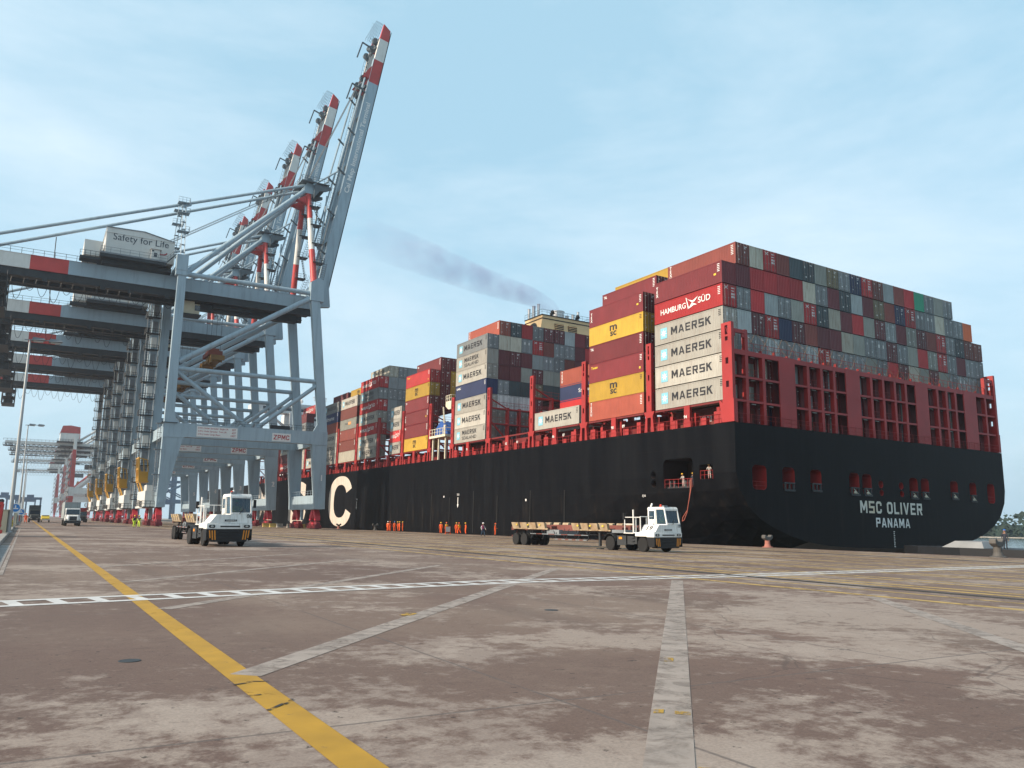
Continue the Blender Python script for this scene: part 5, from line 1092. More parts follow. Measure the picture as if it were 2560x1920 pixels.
def tractor(num):
    root = empty('terminal_tractor')
    t = MB(); 
    for y in (-.42,.42): t.box(-4.5,y-.08,.72,.9,y+.08,1.02)
    t.box(-1.7,-1.15,.5,-1.0,-.5,1.1); t.box(-2.75,-1.22,.42,-1.75,-.45,1.12); t.box(-2.6,.5,.45,-1.2,1.15,1.05); t.tube((-3.55,-1.2,.53),(-3.55,1.2,.53),.12,8); t.tube((0,-1.1,.53),(0,1.1,.53),.1,8)
    t.box(-4.1,-.55,1.02,-2.6,.55,1.2); t.prism([(-4.2,1.2),(-3.0,1.2),(-3.1,1.34),(-3.9,1.34)],'y',-.6,.6); t.box(-.95,-1.2,.55,-.6,-.9,1.05)
    for k in range(3): t.box(-1.15,-1.3,.5+.24*k,-.8,-1.0,.54+.24*k)
    t.build('chassis', 'dark_steel', root)
    t = MB(); t.box(-2.55,-1.235,.86,-2.2,-1.22,1.02); t.build('side_reflector', 'orange_stripe', root)
    t = MB()
    for s_ in (-1,1):
        P = [(-3.55+.72*math.cos(R(a)), .53+.72*math.sin(R(a))) for a in range(15,166,15)]
        for a, b in zip(P, P[1:]): t.beam((a[0],s_*.98,a[1]),(b[0],s_*.98,b[1]),.5,.03,0,up=(0,1,0)) if False else t.hexa([(a[0],s_*.98-.32,a[1]),(a[0],s_*.98+.32,a[1]),(a[0]*1.0,s_*.98+.32,a[1]+.03),(a[0],s_*.98-.32,a[1]+.03),(b[0],s_*.98-.32,b[1]),(b[0],s_*.98+.32,b[1]),(b[0],s_*.98+.32,b[1]+.03),(b[0],s_*.98-.32,b[1]+.03)])
    t.build('mudguard', 'dark_steel', root)
    for x, ys in ((0,(-1.08,1.08)),(-3.55,(-1.12,-.78,.78,1.12))):
        for y in ys: wheel(root, x, y)
    # bumper with warning stripes, white fender band, bonnet
    t = MB(); t.prism([(-1.34,1.04),(1.34,1.04),(1.3,.72),(1.02,.30),(-1.02,.30),(-1.3,.72)], 'x', .78, 1.38, 0)
    t.prism([(.60,1.04),(1.38,1.04),(1.38,.4),(.8,.34)], 'y', -1.36, -1.30, 0); t.prism([(.60,1.04),(1.38,1.04),(1.38,.4),(.8,.34)], 'y', 1.30, 1.36, 0)
    for z in (.5,.68,.86): t.box(1.38,-.6,z,1.40,.6,z+.09,0)
    bmp = t.build('bumper', ['black_paint'], root, bevel=.02)
    t = MB()
    for s_ in (-1,1):
        for k, y in enumerate((.78,.93,1.08)):
            z0 = .42 if y < 1 else .52
            t.add([(1.384,s_*y,z0),(1.384,s_*(y+.075),z0),(1.384,s_*(y+.13),.98),(1.384,s_*(y+.055),.98)], [(0,1,2,3)])
    t.build('warning_stripe', 'orange_stripe', bmp, recalc=False)
    t = MB(); t.box(.55,-1.36,1.05,1.36,1.36,1.385); t.box(-.62,-1.36,1.09,.55,-.75,1.385); t.box(-.62,.75,1.09,.55,1.36,1.385); t.box(-.9,-1.3,1.3,.6,1.3,1.38)
    fb = t.build('fender', 'white_paint', root, bevel=.04)
    t = MB(); t.box(1.355,-.55,1.17,1.375,.62,1.25); t.prism(rrect(-1.22,-.85,1.13,1.31,.08), 'x', 1.35, 1.375); t.prism(rrect(.85,1.22,1.13,1.31,.08), 'x', 1.35, 1.375); t.build('grille_slot', 'black_paint', fb)
    for y in (-1.03,1.03): t = MB(); t.sphere((1.36,y,1.22),.075,10,6,0,(.35,1.6,1)); t.build('headlight', 'lamp_lens', root, smooth=True)
    t = MB(); t.prism([(-1.3,1.39),(0.02,1.39),(.02,1.93),(-.80,1.93),(-1.16,1.45),(-1.3,1.42)], 'x', -.25, 1.3); t.build('bonnet', 'white_paint', root, bevel=.03)
    n_ = Vector((0,-.48,.36)).normalized(); zd = Vector((0,.36,.48)).normalized(); o_ = Vector((.55,-.98,1.69))
    if num == '19':
        t = MB(); a = o_-zd*.24; q_ = [a+Vector((-.42,0,0))+n_*.006, a+Vector((.42,0,0))+n_*.006, a+Vector((.42,0,0))+zd*.48+n_*.006, a+Vector((-.42,0,0))+zd*.48+n_*.006]; t.add(q_, [(0,1,2,3)], 0); t.text('19', o_-zd*.18+n_*.014, (1,0,0), tuple(zd), h=.36, wd=.58, m=1, bold=.02)
        t.build('number_plate', ['sign_white','text_black'], root, recalc=False)
    # cab: lower shell, pillars, roof
    t = MB(); t.hexa([(-.75,.02,1.39),(1.32,.02,1.39),(1.32,1.34,1.39),(-.75,1.34,1.39),(-.75,.02,1.98),(1.25,.02,1.98),(1.25,1.34,1.98),(-.75,1.34,1.98)])
    for y in (.07,1.29):
        t.beam((1.2,y,1.96),(.95,y,3.1),.1,.1,up=(0,1,0)); t.beam((.16,y,1.96),(.08,y,3.1),.08,.09,up=(0,1,0)); t.beam((-.7,y,1.96),(-.7,y,3.1),.1,.1,up=(0,1,0))
    t.box(-.74,.04,1.96,-.68,1.32,2.25); t.hexa([(-.78,0,3.02),(1.0,0,3.02),(1.0,1.36,3.02),(-.78,1.36,3.02),(-.74,.05,3.2),(.92,.05,3.2),(.92,1.31,3.2),(-.74,1.31,3.2)])
    t.beam((1.215,.1,2.0),(1.215,1.26,2.0),.1,.1); t.beam((.97,.1,3.0),(.97,1.26,3.0),.1,.14)
    cab = t.build('cab', 'white_paint', root, bevel=.02)
    t = MB(); t.add([(1.19,.11,2.03),(1.19,1.25,2.03),(.98,1.25,2.98),(.98,.11,2.98)], [(0,1,2,3)]); t.build('windscreen', 'cab_glass', cab, recalc=False)
    for y in (.045,1.315):
        t = MB(); t.add([(.2,y,2.0),(1.13,y,2.0),(.93,y,3.0),(.13,y,3.0)], [(0,1,2,3)]); t.build('side_window', 'cab_glass', cab, recalc=False)
    t = MB(); t.add([(-.71,.12,2.25),(-.71,1.24,2.25),(-.71,1.24,3.0),(-.71,.12,3.0)], [(0,1,2,3)]); t.build('rear_window', 'cab_glass', cab, recalc=False)
    for y in (.0,1.345):
        t = MB(); y0, y1 = (y-.02, y+.03)
        for a in ((-.66,1.45,-.56,3.0),(.0,1.45,.1,3.0),(-.56,1.45,.0,1.6),(-.56,2.2,.0,2.32),(-.56,2.92,.0,3.0)): t.box(a[0],y0,a[1],a[2],y1,a[3],0)
        t.box(-.56,y0+.012,1.6,.0,y1-.012,2.2,0); t.box(-.1,y0-.03,1.95,.02,y0,1.99,1)
        d = t.build('door', ['white_paint','black_paint'], cab)
        t = MB(); t.add([(-.56,y,2.32),(.0,y,2.32),(.0,y,2.92),(-.56,y,2.92)], [(0,1,2,3)]); t.build('door_window', 'cab_glass', d, recalc=False)
    t = MB(); t.beam((1.30,.55,1.97),(1.12,.85,2.3),.03,.03); t.build('wiper', 'black_paint', cab)
    t = MB(); t.text(num, (1.30,1.16,1.72), (0,1,0), (0,0,1), h=.24, m=0, bold=.02); t.build('lettering', 'text_black', cab, recalc=False)
    t = MB(); t.box(1.30,-.30,1.52,1.325,.42,1.63,0); t.text('TERBERG', (1.33,.06,1.545), (0,1,0), (0,0,1), h=.06, wd=.6, m=1, bold=.02); t.build('badge', ['black_paint','sign_white'], cab, recalc=False)
    t = MB(); t.text('TT-'+num+'1', (1.378,.15,1.3), (0,1,0), (0,0,1), h=.055, m=0) if False else None
    t = MB(); t.tube((.4,.25,3.2),(.4,.25,3.28),.09,10); t.sphere((.4,.25,3.32),.085,10,6,0,(1,1,.9)); t.build('beacon', mat('beacon_red', (.6,.06,.03), .25), cab, smooth=True)
    t = MB(); t.box(.75,.05,3.2,.95,.4,3.3); t.build('work_lamp', 'grey_steel', cab)
    t = MB(); t.tube((-.95,.55,1.4),(-.95,.55,3.25),.07,10); t.tube((-.95,.55,3.23),(-1.05,.75,3.45),.07,10); t.build('exhaust_pipe', 'white_paint', root)
    t = MB()
    for y in (1.48,): t.beam((1.0,1.34,2.85),(1.05,1.5,2.85),.03,.03); t.box(.95,1.46,2.35,1.05,1.62,2.85)
    t.beam((1.0,.02,2.9),(.9,-.75,2.95),.03,.03) if False else None
    t.build('mirror', 'black_paint', root)
    t = MB(); t.tube((-.2,-1.2,1.4),(-.2,-1.2,2.5),.04,8); t.tube((-.2,-1.2,2.5),(-.2,0,2.5),.03,6); t.tube((-.2,-.62,1.8),(-.2,-.62,2.5),.03,6)
    t.tube((-.95,-1.2,1.35),(-.95,-1.2,3.0),.055,8); t.tube((-1.0,-.9,1.35),(-1.0,-.9,2.4),.04,8); t.tube((-.95,-1.2,2.45),(-1.9,-1.2,2.45),.03,6); t.tube((-.95,-1.2,1.95),(-1.9,-1.2,1.95),.03,6); t.tube((-1.9,-1.2,1.3),(-1.9,-1.2,2.5),.035,6); t.tube((-.2,-1.2,2.45),(-.95,-1.2,2.45),.03,6)
    t.box(-1.95,-1.28,1.28,-.9,1.28,1.34); t.build('hand_rail', 'white_paint', root)
    t = MB(); t.box(-1.98,-1.32,2.3,-1.84,-1.14,2.75); t.path([(-1.4,-.3,1.35),(-1.5,-.2,1.8),(-1.9,0,1.9),(-2.4,.1,1.45)],.03); t.path([(-1.4,.1,1.35),(-1.5,.1,1.9),(-2.0,.2,1.7),(-2.6,.2,1.4)],.03); t.build('air_hose', 'black_paint', root)
    return root
def trailer(stripe):
    root = empty('container_trailer'); XO = 44.6
    t = MB()
    for y in (-.5,.5): t.prism([(-2.0,1.55),(-2.3,1.42),(-5.6,1.36),(-17.2,1.30),(-17.2,1.78),(-2.0,1.85)], 'y', y-.09, y+.09)
    for x in (-2.4,-5.2,-8.0,-11.6,-14.5,-17.0): t.box(x-.12,-1.15,1.45,x+.12,1.15,1.7)
    t.build('frame', 'trailer_rust', root)
    t = MB(); t.box(-3.4,-.1,1.30,-2.0,-1.22,1.52); t.build('bolster', 'grey_steel', root)
    for s_ in (-1,1):
        for a, b in ((-8.4,-3.6),(-17.5,-12.0)):
            t = MB(); n = 4; L = (b-a)/n
            for k in range(n):
                x = a+k*L
                t.hexa([(x+.05,s_*1.18,1.42),(x+L*.72,s_*1.18,1.42),(x+L*.72,s_*1.22,1.42),(x+.05,s_*1.22,1.42),(x+.02,s_*1.36,1.98),(x+L*.78,s_*1.36,1.98),(x+L*.78,s_*1.40,1.98),(x+.02,s_*1.40,1.98)])
                t.hexa([(x+L*.72,s_*1.0,1.42),(x+L*.76,s_*1.0,1.42),(x+L*.76,s_*1.22,1.42),(x+L*.72,s_*1.22,1.42),(x+L*.78,s_*1.15,1.95),(x+L*.82,s_*1.15,1.95),(x+L*.82,s_*1.40,1.98),(x+L*.78,s_*1.40,1.98)])
            t.box(a,s_*1.16-.04,1.40,b,s_*1.16+.04,1.50); t.build('corner_guide', 'guide_white', root)
            t = MB()
            for k in range(3): x = a+.8+k*(b-a)/3; z_ = s_*1.405; t.add([(x,z_,1.72),(x+.22,z_,1.72),(x+.22,z_,1.84),(x,z_,1.84)], [(0,1,2,3)])
            t.build('reflector', 'text_yellow', root, recalc=False)
            t = MB()
            for x in (a+.4, b-.4, (a+b)/2): t.hexa([(x-.08,s_*.5,1.4),(x+.08,s_*.5,1.4),(x+.08,s_*.55,1.4),(x-.08,s_*.55,1.4),(x-.4,s_*1.1,1.45),(x+.4,s_*1.1,1.45),(x+.4,s_*1.15,1.45),(x-.4,s_*1.15,1.45)])
            t.build('bracket', 'dark_steel', root)
    for x in (-15.7,-17.05):
        for y in (-1.08,-.74,.74,1.08): wheel(root, x, y, .52, .28)
        t = MB(); t.tube((x,-1.1,.52),(x,1.1,.52),.1,8); t.box(x-.5,-.55,.7,x+.5,-.42,1.3); t.box(x-.5,.42,.7,x+.5,.55,1.3); t.build('axle', 'black_paint', root)
    for y in (-.85,.85):
        t = MB(); t.box(-5.4,y-.08,.25,-5.2,y+.08,1.5); t.box(-5.55,y-.18,.02,-5.05,y+.18,.10); t.beam((-5.3,y,1.3),(-6.4,y*.7,1.4),.08,.08); t.build('landing_leg', 'dark_steel', root)
    for s_ in (-1,1):
        t = MB()
        for z, xa, xb in ((1.0,-14.7,-6.4),(.62,-11.0,-6.6)):
            n = 9
            for k in range(n): a = xa+(xb-xa)*k/n; t.box(a+.002,s_*1.16-.02,z,a+(xb-xa)/n-.002,s_*1.16+.02,z+.06,k % 2)
        for x in (-14.6,-12.8,-11,-9.4,-7.8,-6.5): t.beam((x,s_*1.16,.6),(x+.1,s_*.9,1.5),.05,.05,2); t.beam((x,s_*1.16,1.0),(x-.6,s_*.9,1.5),.04,.04,2)
        t.build('side_guard', ['grey_steel','trailer_rust','dark_steel'], root)
    t = MB(); t.box(-12.4,-1.0,.95,-10.6,1.0,1.4); t.build('tool_box', 'grey_steel', root)
    t = MB(); t.box(-17.75,-1.2,1.3,-17.3,1.2,1.6); t.box(-17.78,-1.15,.7,-17.68,1.15,.85); t.beam((-17.5,-.7,1.4),(-17.7,-.7,.78),.08,.08); t.beam((-17.5,.7,1.4),(-17.7,.7,.78),.08,.08); t.build('rear_bumper', 'trailer_rust', root)
    return root
def put(o, x, y, head):   # heading given as the direction the vehicle faces
    o.location = (x, y, gz(x)); o.rotation_euler = (0, GS if False else 0, math.atan2(head[1], head[0]))
a = tractor('19'); put(a, 39.1, 44.4, (.03,-1)); tag(a, 'white terminal tractor numbered nineteen with black striped bumper, turned before the ship side', 'tractor', 'terminal tractors')
a = trailer(0); put(a, 39.1, 44.4, (.01,-1)); tag(a, 'long low skeletal trailer with rusty white guides hitched to the tractor before the ship', 'trailer', 'skeletal trailers')
b = tractor('08'); put(b, 10.65, 52.1, (.05,-1)); tag(b, 'white terminal tractor numbered eight heading out from under the grey crane portals', 'tractor', 'terminal tractors')
b = trailer(1); put(b, 10.65, 52.1, (-.045,-1)); tag(b, 'skeletal trailer with rusty guides seen end-on behind the tractor under the cranes', 'trailer', 'skeletal trailers')

def road_truck(cabc, boxc, box_end, tall=2.6):
    root = empty('container_truck')
    t = MB(); t.box(-12,-.4,.75,1.2,.4,1.05); t.box(-12.3,-1.15,1.05,-2.6,1.15,1.25); t.build('chassis', 'dark_steel', root)
    t = MB(); t.hexa([(.0,-.95,.9),(1.9,-.85,.9),(1.9,.85,.9),(.0,.95,.9),(.0,-.9,1.85),(1.75,-.75,1.7),(1.75,.75,1.7),(.0,.9,1.85)]); t.box(1.0,-1.2,.85,1.7,-.8,1.25); t.box(1.0,.8,.85,1.7,1.2,1.25); t.build('bonnet', cabc, root, bevel=.06)
    t = MB(); t.hexa([(-1.7,-1.15,.9),(.05,-1.15,.9),(.05,1.15,.9),(-1.7,1.15,.9),(-1.7,-1.1,2.95),(-.35,-1.05,2.95),(-.35,1.05,2.95),(-1.7,1.1,2.95)]); cab = t.build('cab', cabc, root, bevel=.05)
    t = MB(); t.add([(.06,-1.0,1.9),(.06,1.0,1.9),(-.3,.95,2.75),(-.3,-.95,2.75)], [(0,1,2,3)]); 
    for y in (-1.16,1.16): t.add([(-1.3,y,1.9),(-.2,y,1.9),(-.45,y,2.7),(-1.3,y,2.7)], [(0,1,2,3)])
    t.build('windscreen', 'glass_dark', cab, recalc=False)
    t = MB(); t.box(1.86,-.55,.95,1.9,.55,1.6); t.box(1.7,-1.2,.45,2.0,1.2,.8); t.build('grille', 'dark_steel', root)
    for y in (-.95,.95): t = MB(); t.sphere((1.72,y,1.08),.13,8,5); t.build('headlight', 'lamp_lens', root)
    for x in (1.15,-3.2,-4.4,-10,-11.2):
        for y in (-1.0,1.0): t = MB(); t.tube((0,-.16,0),(0,.16,0),.5,18); t.tube((0,-.17,0),(0,.17,0),.25,12,1); t.build('wheel', ['rubber','wheel_rim'], root, loc=(x,y,.5))
    if boxc:
        o = bpy.data.objects.new('shipping_container', BODY[6.06 if tall < 0 else 12.19]); 
    return root
def road_container(x, y, z, col, end, label, L=12.19):
    o = bpy.data.objects.new('shipping_container', BODY[L]); C.objects.link(o); o.location = (x-1.22, y, z); pm = M('container_'+CC[col][0]); o.material_slots[0].link = 'OBJECT'; o.material_slots[0].material = pm
    if end in DOOR: d = bpy.data.objects.new('door', DOOR[end]); C.objects.link(d); d.parent = o; d.material_slots[0].link = 'OBJECT'; d.material_slots[0].material = pm
    return tag(o, label, 'container')
a = road_truck('white_paint', None, 0); put(a, 6.9, 154.5, (0,-1)); tag(a, 'white bonneted road truck driving towards the camera on the quay road', 'truck', 'road trucks on the quay')
road_container(6.9, 157.2, gz(6.9)+1.25, 'g', 'p', 'pale grey container carried on the white bonneted truck')
a = road_truck('truck_dark', None, 0); put(a, 13.6, 252, (0,-1)); tag(a, 'dark road truck under a red container behind the white truck', 'truck', 'road trucks on the quay')
road_container(13.6, 254.8, gz(13.6)+1.25, 'R', 'p', 'red container on the dark truck beside the crane feet')
a = road_truck('truck_dark', None, 0); put(a, 1.9, 218, (0,-1)); tag(a, 'dark olive truck at the far end of the yellow line', 'truck', 'road trucks on the quay')
road_container(1.9, 220.8, gz(1.9)+1.25, 'K', 'p', 'dark slate container on the olive truck down the road')
t = empty('pickup', label='yellow and white pickup parked beyond the end of the yellow line', cat='pickup'); put(t, 4.5, 238, (0,-1))
q = MB(); q.prism([(-2.6,.45),(2.5,.45),(2.55,.95),(1.2,1.1),(.5,1.75),(-.9,1.75),(-1.1,1.1),(-2.6,1.05)], 'y', -.92, .92); q.build('body', 'pickup_yellow', t, bevel=.05)
q = MB(); q.add([(1.16,-.8,1.13),(1.16,.8,1.13),(.56,.75,1.7),(.56,-.75,1.7)], [(0,1,2,3)]); q.build('windscreen', 'glass_dark', t, recalc=False)
q = MB(); q.box(1.0,-.85,.98,2.45,.85,1.03); q.box(2.5,-.9,.45,2.62,.9,.75); q.build('bonnet', 'white_paint', t)
for x in (-1.6,1.6):
    for y in (-.85,.85): q = MB(); q.tube((0,-.12,0),(0,.12,0),.37,16); q.build('wheel', 'rubber', t, loc=(x,y,.37))

# ------------------------------------------------------------------ kerb, red stands, lamps and signs on the yard side
g = MB(); g.box(-6,24,gz(-1)-.1,-.98,126,gz(-1)+.22); g.box(-6,146,gz(-1)-.1,-1.0,420,gz(-1)+.22); tag(g.build('kerb_island', 'concrete', bevel=.03), kind='structure')
q = [strip((-.42, 26), (-.34, 120), .10)]
mark('road_marking_white', q, pm_old, .008)
mark('road_marking_white', [strip((-.97, y), (-.50, y), .16) for y in [26+.42*k for k in range(60)]], pm_wht, .008)
def stand():
    root = empty('steel_stand'); t = MB()
    for y in (-1.1,1.1): t.box(-.5,y-.12,0,.35,y+.12,.25); t.beam((.1,y,.25),(.2,y,2.25),.18,.18); t.beam((-.4,y,.2),(.1,y,1.6),.12,.12)
    for z in (.5,1.1,1.7,2.2): t.box(.05,-1.1,z,.25,1.1,z+.16)
    t.prism([(-1.2,.3),(1.2,.3),(1.25,1.0),(.9,1.5),(1.1,2.3),(-1.1,2.3),(-.9,1.5),(-1.25,1.0)], 'x', .0, .06); t.build('frame', 'crane_red', root)
    t = MB(); t.sphere((.1,.5,2.45),.18,8,5); t.beam((.1,.5,2.4),(-.2,.2,2.7),.08,.08); t.build('clamp', 'dark_steel', root)
    return root
sp = stand()
for i, (x, y) in enumerate(((-1.75,73),(-1.65,122),(-1.5,152),(-1.4,166),(-1.4,184),(-1.35,204),(-1.3,228))):
    o = sp if i == 0 else copy_tree(sp); o.location = (x, y, gz(-1)+.22); tag(o, 'red ribbed steel stand on the kerb island, %s down the road' % ('nearest to us' if i == 0 else ordinal(i+1)), 'stand', 'red steel stands along the kerb')
g = MB(); g.box(-1.6,-.6,0,-.6,.6,.9)
def lamp_post():
    root = empty('lamp_post'); t = MB(); t.tube((0,0,0),(0,0,15.8),.17,12,0,r2=.075); t.lathe([(.3,0),(.3,.06),(.2,.1)],n=12); t.build('pole', mat('galvanised', (.42,.44,.45), .45, metal=.4, var=.1), root)
    t = MB(); t.tube((-.4,0,15.8),(2.2,0,15.95),.05,6); t.tube((0,-.5,15.75),(0,.5,15.75),.05,6); t.build('bracket', 'grey_steel', root)
    for x in (.1,1.35): t = MB(); t.hexa([(x,-.35,15.75),(x+1.0,-.3,15.85),(x+1.0,.3,15.85),(x,.35,15.75),(x+.1,-.28,16.05),(x+.9,-.22,16.02),(x+.9,.22,16.02),(x+.1,.28,16.05)],0); l_ = t.build('lamp_head', 'grey_steel', root); t = MB(); t.box(x+.15,-.2,15.7,x+.85,.2,15.77); t.build('lens', 'lamp_lens', l_)
    t = MB(); t.box(-.62,-.35,0,-.16,.35,1.75); t.box(-.66,-.39,1.75,-.12,.39,1.82); t.build('control_box', 'beige_cab', root)
    return root
lp = lamp_post()
for i, (x, y) in enumerate(((-1.02,76),(-.95,150),(-.85,228),(-.8,300))):
    o = lp if i == 0 else copy_tree(lp); o.location = (x, y, gz(-1)+.22); tag(o, ['tall galvanised lamp post with twin heads, first on the kerb', 'second tall lamp post along the kerb', 'third lamp post along the kerb, seen thin behind the second', 'faint last lamp post of the four along the kerb'][i], 'lamp post', 'lamp posts along the kerb')
def road_sign():
    root = empty('road_sign'); t = MB(); t.tube((0,.03,0),(0,.03,2.6),.04,8); t.build('pole', 'grey_steel', root)
    t = MB(); t.box(-.48,-.02,1.6,.48,.02,2.6); p = t.build('sign_panel', 'sign_white', root); t = MB()
    n = 28; t.add([(.40*math.cos(2*math.pi*i/n),-.026,2.12+.40*math.sin(2*math.pi*i/n)) for i in range(n)], [tuple(range(n))], 0)
    t.add([(-.22,-.032,2.0),(.22,-.032,2.0),(.28,-.032,2.1),(-.28,-.032,2.1)], [(0,1,2,3)], 1); t.add([(-.07,-.032,2.12),(.07,-.032,2.12),(.05,-.032,2.38),(-.05,-.032,2.38)], [(0,1,2,3)], 1)
    t.build('emblem', ['sign_blue','sign_white'], p, recalc=False); return root
sg = road_sign(); sg.location = (-.93, 98, gz(-1)+.22); tag(sg, 'square white sign with blue disc on a pole beside the first lamp post', 'road sign', 'blue disc signs on the kerb')
o = copy_tree(sg); o.location = (-.55, 146, gz(0)); tag(o, 'small blue disc sign beyond the second lamp post', 'road sign', 'blue disc signs on the kerb')
t = MB(); t.hexa([(-1.55,112,gz(0)+.22),(-1.1,112,gz(0)+.22),(-1.1,116,gz(0)+.22),(-1.55,116,gz(0)+.22),(-1.5,112,gz(0)+1.1),(-1.2,112,gz(0)+1.1),(-1.2,116,gz(0)+1.1),(-1.5,116,gz(0)+1.1)],0)
for k in range(5): t.hexa([(-1.56,111.98,gz(0)+.25+.17*k),(-1.09,111.98,gz(0)+.33+.17*k),(-1.09,111.99,gz(0)+.33+.17*k),(-1.56,111.99,gz(0)+.25+.17*k),(-1.56,111.98,gz(0)+.33+.17*k),(-1.09,111.98,gz(0)+.41+.17*k),(-1.09,111.99,gz(0)+.41+.17*k),(-1.56,111.99,gz(0)+.33+.17*k)],1)
tag(t.build('striped_barrier', ['black_paint','text_yellow']), 'black and yellow striped barrier on the end of the kerb island', 'barrier')

# ------------------------------------------------------------------ quay furniture
def bollard(rust):
    root = empty('mooring_bollard'); t = MB(); t.lathe([(.55,0),(.55,.06),(.36,.10),(.27,.35),(.26,.75)], n=18); t.build('stem', 'bollard_red' if rust else 'bollard_iron', root)
    t = MB(); t.prism([(-.28,.72),(.28,.72),(.62,.95),(.60,1.25),(.40,1.30),(.22,1.08),(-.22,1.08),(-.40,1.30),(-.60,1.25),(-.62,.95)], 'y', -.24, .24); t.build('horn', 'bollard_iron', root, bevel=.06); return root
b1, b2 = bollard(1), bollard(0)
BL = [(34.6,b2,'big dark horned bollard on the quay edge before the moored boat'),(57.6,b1,'horned bollard with faded red stem below the ship stern'),(166.5,b2,'small dark bollard on the quay edge, clear of the big white hull letter'),(190.5,b1,'small bollard on the quay edge at the foot of the white hull letter')]
for i, (y, src, lb) in enumerate(BL):
    o = src if src.get('label') is None else copy_tree(src); o.location = (66.0, y, gz(66.0)); tag(o, lb, 'bollard', 'mooring bollards on the quay edge')
    if i == 0: o.scale = (1.15,)*3
def jersey(m):
    t = MB(); t.prism([(-.35,0),(.35,0),(.35,.15),(.16,.4),(.12,.95),(-.12,.95),(-.16,.4),(-.35,.15)], 'x', -.8, .8)
    o = t.build('concrete_block', m, bevel=.02); return o
JB = [(51.9,204.4,'block_yellow','yellowed'),(53.0,202.1,'block_yellow','pale yellow'),(54.2,200.1,'concrete','bare grey'),(54.6,192.5,'concrete','dark grey'),(55.9,194.5,'concrete','dirty brown-grey'),(56.4,188.6,'block_yellow','bright yellow')]
for i, (x, y, m_, wd) in enumerate(JB):
    o = jersey(m_); o.location = (x, y, gz(x)); o.rotation_euler = (0,0,R(5+i*3)); tag(o, '%s concrete barrier block, %s in the row before the crane wheels' % (wd, ordinal(i+1)), 'barrier block', 'concrete blocks by the crane wheels')

